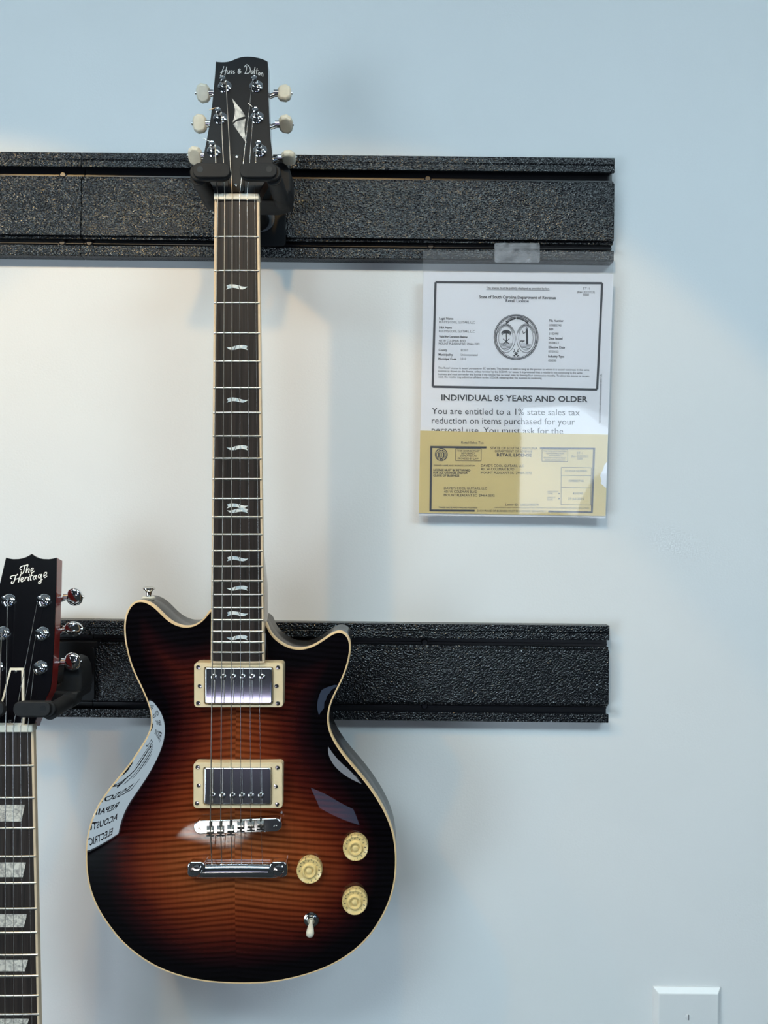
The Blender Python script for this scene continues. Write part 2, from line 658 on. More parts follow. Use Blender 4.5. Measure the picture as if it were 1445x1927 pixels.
def shop_window(name, loc, rot, w2, h, lines, pane_mat):
    """a glazed opening on the inner face of a wall; local -y looks out of the wall into the room when rot = 180 degrees"""
    r = link(bpy.data.objects.new(name, None))
    r.location = loc
    r.rotation_euler = (0, 0, rot)
    tag(r, kind='structure')
    w = w2 / 2
    MB().box((-w, 0.01, 0), (w, 0.02, h)).build('pane', pane_mat, r)
    f = MB()
    t = 0.05
    f.box((-w - t, 0, -t), (-w, 0.06, h + t)).box((w, 0, -t), (w + t, 0.06, h + t))
    f.box((-w, 0, -t), (w, 0.06, 0)).box((-w, 0, h), (w, 0.06, h + t))
    f.build('window_frame', m_frame, r)
    if lines:
        mb = MB()
        n = len(lines)
        for i, t_ in enumerate(lines):
            vs, wd_, fs_ = glyphs(t_, 0.02)
            cap = h / n * 0.5
            k = min(cap, 1.8 * w / wd_)
            zb = h - (i + 0.75) * h / n
            # painted to be read from the street, so reversed from inside
            mb.add([(-(a * k) + wd_ * k / 2 if MIRROR else a * k - wd_ * k / 2, 0.024, zb + b * cap) for a, b in vs], fs_)
        mb.build('painted_lettering', m_letter, r, fix=False)
    return r


MIRROR = True
shop_window('window_1', (X0, -2.38, 0.03), -math.pi / 2, 1.24, 1.30, ['RENTALS', 'LESSONS', 'REPAIR', 'ACOUSTIC', 'ELECTRIC'], m_pane)
shop_window('window_2', (1.45, Y0, 1.34), 0, 1.1, 0.70, [], m_sky)
shop_window('window_3', (0.85, Y0, 0.04), 0, 0.9, 0.36, [], m_pave)
shop_window('window_4', (-0.84, Y0, 0.06), 0, 0.62, 0.25, [], m_door)


# a patch of sun on the floor, thrown in a narrow beam from high on the street side
sp = area('sun_beam_light', (-0.55, -4.2, 2.3), (-0.88, -2.98, 0), 0.5, 0.20, SUN, (1.0, 0.97, 0.93))
sp.data.spread = math.radians(3)


def ceiling_fill_panel(name, x, y, w, d):  # invented glowing panel behind the camera, lifts the cool ambient light
    r = link(bpy.data.objects.new(name, None))
    r.location = (x, y, ZC)
    tag(r, kind='structure')
    MB().box((-w / 2, -d / 2, -0.012), (w / 2, d / 2, -0.004)).build('fill_emitter', m_fill, r)
    f = MB()
    t = 0.03
    f.box((-w / 2 - t, -d / 2 - t, -0.02), (w / 2 + t, -d / 2, -0.001)).box((-w / 2 - t, d / 2, -0.02), (w / 2 + t, d / 2 + t, -0.001))
    f.box((-w / 2 - t, -d / 2, -0.02), (-w / 2, d / 2, -0.001)).box((w / 2, -d / 2, -0.02), (w / 2 + t, d / 2, -0.001))
    f.build('trim', m_ceil, r)


ceiling_fill_panel('ceiling_fill_panel', -0.9, -1.85, 1.2, 0.6)
ceiling_fill_panel('ceiling_fill_panel', 1.3, -1.85, 1.2, 0.6)

# ------------------------------------------------------------------ slat rails
RT = 0.015


def rail(px0, px1, rows, label, screws):
    """rows: pixel heights at the right end of top, step, groove 1, middle, groove 2, bottom; level in the room"""
    ref = rows['x']
    X0_, X1_ = W(px0, rows['y'][0], RT).x, W(px1, rows['y'][0], RT).x
    z = [W(ref, y, RT).z for y in rows['y']]
    base = Vector(((X0_ + X1_) / 2, 0, z[5]))
    r = link(bpy.data.objects.new('slat_rail', None))
    r.location = base
    tag(r, label, 'rail', 'black slat rails on the wall')
    hw = (X1_ - X0_) / 2
    zz = [v - base.z for v in z]
    lip = 0.0035
    # front lips and face; the profile is swept along the rail
    prof_parts = [
        ('top_lip', [(0.0, zz[0]), (-RT, zz[0]), (-RT, (zz[0] + zz[1]) / 2 + .0006), (-RT + .0007, (zz[0] + zz[1]) / 2), (-RT, (zz[0] + zz[1]) / 2 - .0006), (-RT, zz[1]), (-RT + lip, zz[1]), (-RT + lip, zz[1] + 0.004), (-0.004, zz[1] + 0.004), (-0.004, zz[0] - 0.003), (0, zz[0] - 0.003)]),
        ('face_panel', [(-0.004, zz[2] + 0.003), (-RT + lip, zz[2] + 0.003), (-RT + lip, zz[2]), (-RT, zz[2]), (-RT, zz[3]), (-RT + lip, zz[3]), (-RT + lip, zz[3] - 0.003), (-0.004, zz[3] - 0.003)]),
        ('bottom_lip', [(-0.004, zz[4] + 0.004 - 0.008), (-RT + lip, zz[4] - 0.004), (-RT + lip, zz[4]), (-RT, zz[4]), (-RT, zz[5] + 0.0012), (-RT + .001, zz[5]), (0, zz[5]), (0, zz[5] + 0.003), (-0.004, zz[5] + 0.003)]),
    ]
    for nm, pr in prof_parts:
        MB().loft([[Vector((-hw, y, z_)) for y, z_ in pr], [Vector((hw, y, z_)) for y, z_ in pr]]).build(nm, m_rail, r, bevel=0.0005, segs=1)
    g = MB()
    g.box((-hw, -0.0045, zz[5] + 0.002), (hw, -0.0003, zz[0] - 0.002))
    for a, b in ((zz[1], zz[2]), (zz[3], zz[4])):
        c = (a + b) / 2
        g.box((-hw, -0.0062, c - 0.0014), (hw, -0.0040, c + 0.0004))
    g.build('groove_channel', m_groove, r, bevel=0.0003, segs=1)
    for sx_, gi in screws:
        x = W(sx_, rows['y'][1], 0.006).x - base.x
        a, b = ((zz[1], zz[2]), (zz[3], zz[4]))[gi]
        s = MB().lathe((x, -0.0045, (a + b) / 2), (0, -1, 0), [(0.0042, 0), (0.0042, 0.002), (0.0028, 0.0032), (0.0006, 0.0032)], 16)
        s.build('screw', m_groove, r)
    return r


UP = dict(x=1150, y=[297, 324.5, 344.5, 453.5, 471.5, 492])
LO = dict(x=1140, y=[1177.5, 1205, 1223.5, 1326, 1344, 1361])
rail(-260, 153.2, UP, 'upper black slat rail left of the joint near the sunburst guitar', [(119, 0), (119, 1)])
rail(154.0, 1157, UP, 'long upper black slat rail that carries the sunburst guitar and the paper notice', [(170, 1), (805, 0), (812, 1)])
rail(-260, 169.6, LO, 'lower black slat rail behind the cherry guitar headstock', [])
rail(170.4, 1147, LO, 'long lower black slat rail behind the sunburst guitar body', [(799, 0), (800, 1)])

# ------------------------------------------------------------------ blank wall plate
def wall_plate():
    a, b = W(1230, 1858, 0.003), W(1357, 1858, 0.003)
    hw = (b.x - a.x) / 2
    H = 0.124
    r = link(bpy.data.objects.new('wall_plate', None))
    r.location = ((a.x + b.x) / 2, 0, a.z - H)
    tag(r, 'white blank wall plate with one small screw, low on the wall at lower right', 'wall plate')
    e = 0.0055
    MB().loft([[Vector(p) for p in ((-hw, 0, 0), (hw, 0, 0), (hw, 0, H), (-hw, 0, H))],
               [Vector(p) for p in ((-hw, -0.0015, 0), (hw, -0.0015, 0), (hw, -0.0015, H), (-hw, -0.0015, H))],
               [Vector(p) for p in ((-hw + e * .9, -0.0062, e), (hw - e * .9, -0.0062, e), (hw - e * .9, -0.0062, H - e), (-hw + e * .9, -0.0062, H - e))]]
              ).build('plate', m_plate, r, bevel=0.0006)
    for z in (H - 0.0315, 0.0315):
        s = MB().lathe((0, -0.006, z), (0, -1, 0), [(0.0035, 0), (0.0032, 0.0009), (0.0015, 0.0013), (0.0002, 0.0013)], 20).build('screw', m_plate, r)
        MB().box((-0.0004, -0.0076, z - 0.0030), (0.0004, -0.0070, z + 0.0030)).build('slot', mat('slot_shadow', (0.12, 0.12, 0.13), 0.6), s)
    return r


wall_plate()

# ------------------------------------------------------------------ guitar parts shared by both guitars
def carved_body(R, outline_px, rim, thick, arch, top_mat, side_mat, bind_mat, name='body', step=0.0032, shallow=(1490, 1250)):
    pts = [R.p(x, y, rim) for x, y in outline_px]
    A = np.array([(p.x, p.z) for p in pts])
    A = np.array(spline(A, 5, True))
    A = resample(A, 0.0026)
    A = smooth_closed(A, 5)
    if area2(A) < 0: A = A[::-1].copy()
    yr = R.p(0, 0, rim).y            # front rim plane in local coordinates (towards the viewer is -y)
    B = smooth_closed(inset(A, 0.0017), 2)
    # ---- interior grid + constrained triangulation
    mn, mxx = B.min(0), B.max(0)
    gx = np.arange(mn[0], mxx[0], step)
    gz = np.arange(mn[1], mxx[1], step)
    G = np.array([(x, z) for x in gx for z in gz])
    a, b = B, np.roll(B, -1, 0)

    def dist(Q):
        out = np.empty(len(Q))
        ab_ = b - a
        L2 = (ab_ ** 2).sum(1)
        for s in range(0, len(Q), 2000):
            q = Q[s:s + 2000]
            ap = q[:, None, :] - a[None]
            t = np.clip((ap * ab_[None]).sum(2) / L2[None], 0, 1)
            dd = ap - t[..., None] * ab_[None]
            out[s:s + 2000] = np.sqrt((dd ** 2).sum(2).min(1))
        return out

    ins = np.zeros(len(G), bool)
    for s in range(0, len(G), 2000):
        q = G[s:s + 2000]
        cond = (a[None, :, 1] > q[:, None, 1]) != (b[None, :, 1] > q[:, None, 1])
        xin = (b[None, :, 0] - a[None, :, 0]) * (q[:, None, 1] - a[None, :, 1]) / (b[None, :, 1] - a[None, :, 1] + 1e-12) + a[None, :, 0]
        ins[s:s + 2000] = ((cond & (q[:, None, 0] < xin)).sum(1) % 2) == 1
    G = G[ins]
    G = G[dist(G) > step * 0.55]
    nb = len(B)
    V2 = [Vector(p) for p in B] + [Vector(p) for p in G]
    edges = [(i, (i + 1) % nb) for i in range(nb)]
    res = delaunay_2d_cdt(V2, edges, [], 1, 1e-7)
    vo, fo = res[0], res[2]
    V = np.array([(v.x, v.y) for v in vo])
    Fc = np.array([f for f in fo if len(f) == 3])
    dd = dist(V)
    bnd = dd < 1e-6
    # ---- membrane: cotangent Laplacian, conjugate gradients
    i0, i1, i2 = Fc[:, 0], Fc[:, 1], Fc[:, 2]

    def cot(i, j, k):
        u, w = V[j] - V[i], V[k] - V[i]
        return (u * w).sum(1) / (np.abs(u[:, 0] * w[:, 1] - u[:, 1] * w[:, 0]) + 1e-14)
    rows = np.concatenate([i1, i2, i2, i0, i0, i1])
    cols = np.concatenate([i2, i1, i0, i2, i1, i0])
    c0, c1, c2 = cot(i0, i1, i2), cot(i1, i2, i0), cot(i2, i0, i1)
    ww = 0.5 * np.concatenate([c0, c0, c1, c1, c2, c2])
    ar = 0.5 * np.abs((V[i1] - V[i0])[:, 0] * (V[i2] - V[i0])[:, 1] - (V[i1] - V[i0])[:, 1] * (V[i2] - V[i0])[:, 0])
    N = len(V)
    mass = np.bincount(np.concatenate([i0, i1, i2]), np.concatenate([ar, ar, ar]) / 3, N)
    deg = np.bincount(rows, ww, N)
    free = ~bnd

    def Lap(u):
        return np.where(free, deg * u - np.bincount(rows, ww * u[cols], N), 0)
    u = np.zeros(N)
    rr = np.where(free, mass, 0)
    p_ = rr.copy()
    rs = (rr * rr).sum()
    for _ in range(900):
        Ap = Lap(p_)
        al = rs / ((p_ * Ap).sum() + 1e-30)
        u += al * p_
        rr = rr - al * Ap
        rn = (rr * rr).sum()
        if rn < 1e-22: break
        p_ = rr + rn / rs * p_
        rs = rn
    un = u / u.max()
    h = arch * (1 - (1 - un) ** 1.7)
    zl = np.array([R.p(0, ya, rim).z for ya in shallow])          # the carve is shallower towards the horns
    tt = np.clip((V[:, 1] - zl[0]) / (zl[1] - zl[0]), 0, 1)
    h = h * (1 - 0.5 * tt * tt * (3 - 2 * tt))
    top = MB()
    top.v = [Vector((V[i, 0], yr - h[i], V[i, 1])) for i in range(N)]
    top.f = [tuple(f) for f in Fc]
    o_top = top.build('carved_top', top_mat, R.o, sharp=60, attr=('edge_distance', dd))

    def ring(Aa, y):
        return [Vector((q[0], y, q[1])) for q in Aa]
    MB().loft([ring(B, yr), ring(smooth_closed(inset(A, 0.0004), 1), yr), ring(A, yr + 0.0005), ring(A, yr + 0.0062)], cap0=False, cap1=False
              ).build('binding', bind_mat, R.o, sharp=50)
    A2 = smooth_closed(inset(A, 0.0012), 2)
    A3 = smooth_closed(inset(A, 0.0045), 3)
    MB().loft([ring(A, yr + 0.0062), ring(A, yr + thick - 0.004), ring(A2, yr + thick - 0.0012), ring(A3, yr + thick)], cap0=False
              ).build('body_side', side_mat, R.o, sharp=40)

    def height(x, z):
        k = np.argmin((V[:, 0] - x) ** 2 + (V[:, 1] - z) ** 2)
        return h[k]
    return height


def screw(R, parent, px, py, d, r, m=None, name='screw'):
    c = R.p(px, py, d)
    o = MB().lathe(c, (0, -1, 0), [(r, 0), (r, r * 0.25), (r * 0.8, r * 0.45), (r * 0.15, r * 0.5)], 18).build(name, m or m_nickel, parent)
    x = MB()
    for a in (0.3, 0.3 + math.pi / 2):
        x.box((-r * .55, -r * 0.56, -r * .12), (r * .55, -r * 0.44, r * .12), Matrix.Translation(c) @ Matrix.Rotation(a, 4, 'Y'))
    x.build('cross_slot', m_ink, o)
    return o


# ================================================================== the sunburst guitar
G = Root('electric_guitar', I(446, 372, 0.11), 'sunburst electric guitar with flamed top and cream knobs hanging from the upper rail', 'guitar', 'electric guitars hanging on the wall')
RIM = 0.116
OUT = [(397.2, 1143.7), (391.0, 1154), (381.2, 1165.8), (366.7, 1175.5), (352.9, 1179), (337.6, 1176.9), (322.4, 1170), (310, 1159.6),
       (297.5, 1146.4), (286.4, 1136.9), (275.4, 1131), (263, 1128.4), (254, 1130.5), (246.3, 1136.7), (239.4, 1147.8), (235.2, 1158.9),
       (233.1, 1174.1), (233.6, 1197), (236, 1213), (240.8, 1235), (246, 1252), (254.6, 1273), (262.9, 1289.5), (270.5, 1306), (276.7, 1321),
       (280.9, 1333.4), (283.7, 1346), (284.3, 1359), (282.5, 1370.7), (278.8, 1380.4), (271.5, 1394.3), (262, 1409), (249.5, 1428), (236.9, 1445),
       (223, 1461.8), (210.5, 1477), (197.5, 1494), (186.6, 1511), (177.4, 1528.3), (170.5, 1546.3), (165.3, 1564.3), (162.1, 1582.3), (160.8, 1602),
       (161.2, 1630), (164.4, 1657.6), (171, 1682), (179.5, 1703), (191, 1724), (206.4, 1746.1), (224.1, 1768.3), (244.1, 1787), (268.4, 1805.5),
       (296, 1821.4), (328.2, 1834.5), (361.4, 1843.4), (394.6, 1848.8), (428, 1851), (462, 1851.8), (504, 1850), (537.5, 1845), (570.7, 1837),
       (603.9, 1826), (632.7, 1812.6), (659.3, 1796), (681.4, 1777.5), (699.5, 1757.5), (714.8, 1735.1), (727.9, 1710.7), (737, 1687), (743.2, 1662),
       (746.2, 1635), (746.5, 1611), (744.6, 1588), (741.5, 1570), (736.0, 1552), (728, 1532.3), (717.8, 1513), (706.2, 1494.5), (694.9, 1478),
       (679.9, 1459), (665, 1441.3), (651, 1424.6), (639.7, 1409.3), (630, 1394), (623.2, 1380), (619.4, 1366.4), (618.2, 1354), (618.9, 1341),
       (621.8, 1328), (627.6, 1313), (636.4, 1295.5), (644.7, 1278.5), (651.6, 1261), (657.2, 1242), (660, 1226), (660.6, 1213), (658.4, 1201.5),
       (653, 1192.5), (646, 1187.4), (637.8, 1186), (629.5, 1188.3), (618.4, 1195), (604.6, 1205), (590.7, 1213.4), (576.9, 1218.6), (563, 1220.3),
       (549.2, 1218.8), (535.4, 1213.2), (521.5, 1204), (510.5, 1192.3), (503.8, 1180), (501, 1168), (470, 1158), (430, 1150)]
height = carved_body(G, OUT, RIM, 0.050, 0.013, m_burst, m_side, m_bind)
FB = 0.137          # fretboard surface


def neck_edges(py):
    t = (py - 372) / (1247 - 372)
    return 403.6 + (396.2 - 403.6) * t, 487.2 + (497.4 - 487.2) * t


# fretboard
def board(R, y0, y1, edges, d, mname='fretboard', bind=m_bind2, bw=4.6, endcap=True):
    l0, r0 = edges(y0)
    l1, r1 = edges(y1)
    mb = MB()
    th = 0.006
    rings = []
    for py, l, r in ((y0, l0 + bw, r0 - bw), (y1, l1 + bw, r1 - bw)):
        a, b = R.p(l, py, d), R.p(r, py, d)
        ring_ = []
        for k in range(9):
            t = k / 8
            p = a.lerp(b, t)
            p.y += 0.0007 * (2 * t - 1) ** 2
            ring_.append(p)
        ring_ += [b + Vector((0, th, 0)), a + Vector((0, th, 0))]
        rings.append(ring_)
    fb = mb.loft(rings).build(mname, m_rose, R.o)
    bm = MB()
    for side in (0, 1):
        q = []
        for py, (l, r) in ((y0, (l0, r0)), (y1, (l1, r1))):
            xa, xb = (l, l + bw) if side == 0 else (r - bw, r)
            a, b = R.p(xa, py, d - 0.0006), R.p(xb, py, d - 0.0006)
            q.append([a, b, b + Vector((0, th, 0)), a + Vector((0, th, 0))])
        bm.loft(q)
    if endcap:
        a, b = R.p(l1, y1, d - .0006), R.p(r1, y1, d - .0006)
        bm.box((a.x, a.y, a.z - 0.0022), (b.x, a.y + th, a.z))
    bm.build('binding', bind, fb, bevel=0.0004, segs=1)
    return fb


fb = board(G, 376, 1244, neck_edges, FB)
FRETS = [445.5, 509.6, 570, 626.8, 680, 730, 776.5, 820.8, 862.8, 901.4, 938.6, 973, 1005.7, 1036.8, 1065.9, 1093.4, 1119.2, 1143.7, 1166.8, 1188.4, 1208.6, 1228.1]


def fret(R, parent, py, edges, d, half=0.0011, over=-1.2):
    l, r = edges(py)
    a, b = R.p(l - over, py, d), R.p(r + over, py, d)
    rings = []
    for t in np.linspace(0, 1, 9):
        c = a.lerp(b, t)
        c.y += 0.0007 * (2 * t - 1) ** 2
        rings.append([c + Vector((0, -0.0011 * math.sin(w), half * math.cos(w))) for w in np.linspace(0, math.pi, 7)])
    MB().loft(rings).build('fret', m_fret, parent)


for py in FRETS:
    fret(G, fb, py, neck_edges, FB, 0.00115)

WAVE = [(425, 365), (445, 356), (470, 350), (500, 350), (530, 353), (560, 359), (600, 372), (640, 380), (680, 378), (650, 400), (620, 411), (580, 408), (540, 396), (500, 391), (460, 399), (420, 412), (437, 390)]


def wave(cx, cy, flip):
    k = 1 / 6.425
    mb = MB()
    pts = []
    for x, y in WAVE:
        dx, dy = (x - 550) * k, (y - 381) * k
        pts.append((cx + (-dx if flip else dx), cy + dy))
    # centre seam splits the inlay in two pieces of shell
    n = len(pts)
    fn = lambda x, y: G.p(x, y, FB + 0.0002)
    tri = [[0, 1, 2, 3, 13, 14, 15, 16], [3, 4, 5, 11, 12, 13]]
    for t in tri:
        poly(mb, [pts[i] for i in t], fn)
    e = 1.1 if not flip else -1.1
    right = [(pts[i][0] + (e if i in (5, 11) else 0), pts[i][1]) for i in (5, 6, 7, 8, 9, 10, 11)]
    poly(mb, right, fn)
    mb.build('wave_inlay', m_pearl, fb)


for cx, cy, fl_ in ((445.6, 540, 0), (446, 654, 1), (446.8, 753, 0), (446.4, 842.7, 1), (446.8, 952, 0), (447, 961, 1), (447, 1051.6, 0), (446.4, 1107, 1), (446.8, 1155, 0), (446, 1200, 1)):
    wave(cx, cy, fl_)

# neck
def neck(R, y0, y1, edges, d0, depth0, depth1, m, heel=None):
    rings = []
    for t in np.linspace(0, 1, 14):
        py = y0 + (y1 - y0) * t
        l, r = edges(py)
        a, b = R.p(l + .6, py, d0), R.p(r - .6, py, d0)
        dep = depth0 + (depth1 - depth0) * t
        c, hw = (a + b) / 2, (b.x - a.x) / 2
        if heel and py > heel[0]:
            k = min(1, (py - heel[0]) / heel[1])
            k = k * k * (3 - 2 * k)
            dep += heel[2] * k
        else:
            k = 0
        ex = 1 - 0.72 * k
        ring_ = []
        for w in np.linspace(0, math.pi, 17):
            cs, sn = math.cos(w), math.sin(w)
            ring_.append(c + Vector((hw * math.copysign(abs(cs) ** ex, cs), dep * sn ** (1 - 0.55 * k), 0)))
        rings.append(ring_)
    return MB().loft(rings).build('neck', m, R.o, sharp=50)


neck(G, 372, 1241, neck_edges, FB - 0.0062, 0.020, 0.023, m_neck, heel=(1000, 90, 0.030))

# ---------------- headstock (angled back)
def headplane(R, npx, npy, d, ang):
    a = math.radians(ang)
    n = Vector((0, -math.cos(a), math.sin(a)))
    p0 = I(npx, npy, d)
    return lambda px, py, e=0.0: plane_hit(px, py, p0, n, e) - R.base, n


HS, hn = headplane(G, 446, 366, 0.134, 11)
HOUT = [(405.9, 115.5), (411, 116.2), (417, 116.5), (423, 116.4), (429, 115.7), (435, 114), (441, 111.6), (447.5, 109), (454, 107), (460, 106.2), (466, 106), (473, 106.4), (480, 107.3), (487, 108.8), (494, 110.9),
        (499, 113), (503.6, 115.5), (504.1, 138), (504.6, 177), (506.4, 225.3), (509, 264), (511.9, 291), (512.5, 306), (509, 322), (500, 340), (491, 355), (487, 366),
        (404, 366), (401, 355), (393, 340), (384, 323), (380.5, 307), (382, 296), (389.8, 258.3), (396.5, 219.5), (401.4, 173), (404.6, 138)]


def slab_plane(fn, pts, e0, e1):
    mb = MB()
    mb.loft([[fn(x, y, e1) for x, y in pts], [fn(x, y, e1) + (fn(x, y, e0) - fn(x, y, e1)) for x, y in pts]])
    return mb


def head_slab(fn, n, pts, thick):
    front = [fn(x, y, 0.0) for x, y in pts]
    mid = [p - n * 0.0016 for p in front]
    return MB().loft([front, mid], cap0=True, cap1=True), MB().loft([mid, [p - n * thick for p in front]])


veneer, wood = head_slab(HS, hn, HOUT, 0.0145)
head = wood.build('headstock', m_neck, G.o, bevel=0.0008)
veneer.build('black_veneer', m_headface, head, bevel=0.0004, segs=1)
k1 = 280 / 1445.0
hc = lambda x, y: HS(320 + x * k1, 80 + y * k1, 0.0002)
lg = MB()
for st in ([(522, 232), (510, 272), (498, 308), (486, 328)], [(550, 236), (542, 275), (532, 320)], [(488, 296), (510, 282), (535, 273), (553, 268)],
           [(560, 272), (553, 296), (563, 303), (577, 284)], [(580, 272), (576, 303)],
           [(606, 274), (592, 277), (594, 288), (602, 294), (590, 304)], [(628, 275), (614, 279), (617, 290), (627, 296), (613, 304)],
           [(688, 298), (664, 272), (672, 258), (682, 264), (660, 286), (664, 299), (676, 297), (690, 280)],
           [(744, 228), (740, 268), (728, 304)], [(720, 240), (745, 217), (772, 240), (780, 272), (764, 298), (722, 304)],
           [(806, 275), (791, 279), (787, 298), (798, 301), (808, 277), (808, 304)], [(826, 238), (818, 276), (821, 308)],
           [(846, 250), (840, 290), (843, 312)], [(829, 276), (860, 275)],
           [(866, 290), (857, 304), (864, 317), (876, 306), (867, 290)], [(888, 294), (884, 324)], [(885, 306), (897, 296), (902, 310), (900, 334)]):
    ribbon(lg, st, 7.5, hc)
lg.build('logo_lettering', m_silver, head, fix=False)
dg = MB()
poly(dg, [(600, 540), (622, 565), (645, 597), (690, 650), (712, 683), (730, 718), (690, 728), (640, 750), (608, 778), (620, 740), (628, 700), (630, 650), (620, 600)], hc)
poly(dg, [(735, 740), (690, 755), (640, 770), (612, 797), (650, 850), (690, 910), (742, 978), (733, 920), (724, 870), (722, 830), (728, 780)], hc)
dg.build('shell_inlay', m_abalone, head, fix=False)

# truss rod cover
tcv = MB()
cov = [(431.5, 297), (434, 293), (455, 293), (457.5, 297), (460, 360), (457, 364), (432, 364), (429, 360)]
tcv.loft([[HS(x, y, 0.0022) for x, y in cov], [HS(x, y, 0.0) for x, y in cov]])
tco = tcv.build('truss_rod_cover', m_coverblk, G.o, bevel=0.0005)
for x, y in ((446.8, 297.5), (444.6, 351.5)):
    MB().lathe(HS(x, y, 0.0022), hn, [(0.0017, 0), (0.0015, 0.0008), (0.0003, 0.0010)], 14).build('screw', m_nickel, tco)

# nut
nb_ = MB()
a, b = G.p(403, 371, FB), G.p(487.6, 371, FB)
nb_.box((a.x, a.y - 0.0022, a.z - 0.0030), (b.x, a.y + 0.008, a.z + 0.0030))
nb_.build('nut', m_bone, G.o, bevel=0.0009)

# tuners
def hexbutton(c, flip, rot, R, parent, m, sx=0.0140, sz=0.0190, th=0.0075):
    s = -1 if flip else 1
    o = [(0, -.26), (.20, -.44), (.62, -.5), (.92, -.36), (1.0, -.16), (1.0, .16), (.92, .36), (.62, .5), (.20, .44), (0, .26)]
    rings = []
    for y, k in ((-th / 2, .80), (-th * .22, 1.0), (th * .22, 1.0), (th / 2, .80)):
        rings.append([Vector((s * sx * (0.5 + (x - 0.5) * k), y, sz * z * k)) for x, z in o])
    mt = Matrix.Translation(c) @ Matrix.Rotation(rot, 4, 'X')
    mb = MB()
    mb.loft(rings)
    mb.v = [mt @ v for v in mb.v]
    return mb.build('button', m, parent, bevel=0.0007, sharp=25)


def tuner(R, HSf, n, wx, wy, bx, by, flip, rot, kind):
    c = HSf(wx, wy)
    t = MB()
    t.lathe(c, n, [(0.0070, 0), (0.0070, 0.0007), (0.0062, 0.0014), (0.0049, 0.0020), (0.0049, 0.0036), (0.0040, 0.0042), (0.0030, 0.0044)], 28)
    tu = t.build('tuner', m_chrome, R.o)
    if kind == 'post':
        MB().lathe(c, n, [(0.0030, 0.004), (0.0030, 0.0062), (0.0024, 0.0072), (0.0024, 0.0088), (0.0029, 0.0098), (0.0029, 0.0118), (0.0022, 0.0124), (0.0010, 0.0122)], 22).build('post', m_chrome, tu)
    else:
        MB().lathe(c, n, [(0.0040, 0.004), (0.0036, 0.0055), (0.0024, 0.006), (0.0024, 0.0095), (0.0029, 0.0105), (0.0027, 0.0118), (0.0012, 0.0120)], 22).build('post', m_chrome, tu)
    s = -1 if flip else 1
    # shaft and housing behind the headstock
    back = c - n * 0.0200
    bt = plane_hit(bx, by, back + R.base, n) - R.base
    h = MB()
    h.lathe(Vector((c.x, back.y, back.z)) + n * 0.0055, -n, [(0.0065, 0), (0.0065, 0.008), (0.004, 0.0095)], 20)
    h.cyl(Vector((c.x, back.y, back.z)), Vector((bt.x - s * 0.0075, bt.y, bt.z)), 0.0026)
    h.cyl(Vector((bt.x - s * 0.0110, bt.y, bt.z)), Vector((bt.x - s * 0.0064, bt.y, bt.z)), 0.0036)
    h.build('gear_shaft', m_chrome, tu)
    if kind == 'post':
        hexbutton(Vector((bt.x - s * 0.0070, bt.y, bt.z)), flip, rot, R, tu, m_ivory)
        MB().cyl(Vector((bt.x + s * 0.0066, bt.y, bt.z)), Vector((bt.x + s * 0.0082, bt.y, bt.z)), 0.0017).build('end_cap', m_chrome, tu)
    else:
        mb = MB()
        mb.lathe(Vector((0, 0, 0)), (0, 1, 0), [(0.0006, -0.0036), (0.0052, -0.0033), (0.0077, -0.0018), (0.0084, 0), (0.0077, 0.0018), (0.0052, 0.0033), (0.0006, 0.0036)], 32)
        mt = Matrix.Translation(bt) @ Matrix.Rotation(rot[1], 4, 'Y') @ Matrix.Rotation(rot[0], 4, 'X') @ Matrix.Diagonal((1.10, 1.1, 1.24, 1))
        mb.v = [mt @ v for v in mb.v]
        mb.build('button', m_chrome, tu, sharp=70)
        MB().cyl(Vector((bt.x + s * 0.0075, bt.y, bt.z)), Vector((bt.x + s * 0.0098, bt.y, bt.z)), 0.0018).build('end_cap', m_chrome, tu)
    return c


LW = [(423.2, 163.5), (414.5, 222.5), (403, 284.5)]
RW = [(482, 163), (483.7, 221.5), (489.5, 284)]
LBt = [(382.5, 175.5), (376, 233), (367.5, 293.5)]
RBt = [(535.5, 175.5), (538, 233.5), (543.5, 297)]
posts = {}
for i in range(3):
    posts['l', i] = tuner(G, HS, hn, *LW[i], *LBt[i], True, (0.45, 0.15, 0.75)[i], 'post')
    posts['r', i] = tuner(G, HS, hn, *RW[i], *RBt[i], False, (-0.2, 0.95, 1.35)[i], 'post')

# ---------------- hardware on the body
def ring_box(R, px, z0, z1, name, m, parent, hole=None, r=0.004, rake=0.0):
    x0, y0, x1, y1 = px
    a, b = R.p(x0, y1, z1), R.p(x1, y0, z1)
    o = rrect(a.x, a.z, b.x, b.z, r)
    yt, yb = -z1 - R.base.y, -z0 - R.base.y
    outer_t = [Vector((x, yt, z)) for x, z in o]
    outer_b = [Vector((x, yb, z)) for x, z in o]
    mb = MB()
    if hole:
        c, d = R.p(hole[0], hole[3], z1), R.p(hole[2], hole[1], z1)
        i = rrect(c.x, c.z, d.x, d.z, 0.0025)
        it = [Vector((x, yt, z)) for x, z in i]
        ib = [Vector((x, yb, z)) for x, z in i]
        mb.loft([outer_b, outer_t, it, ib], cap0=False, cap1=False)
    else:
        mb.loft([outer_b, outer_t])
    return mb.build(name, m, parent, bevel=0.0006)


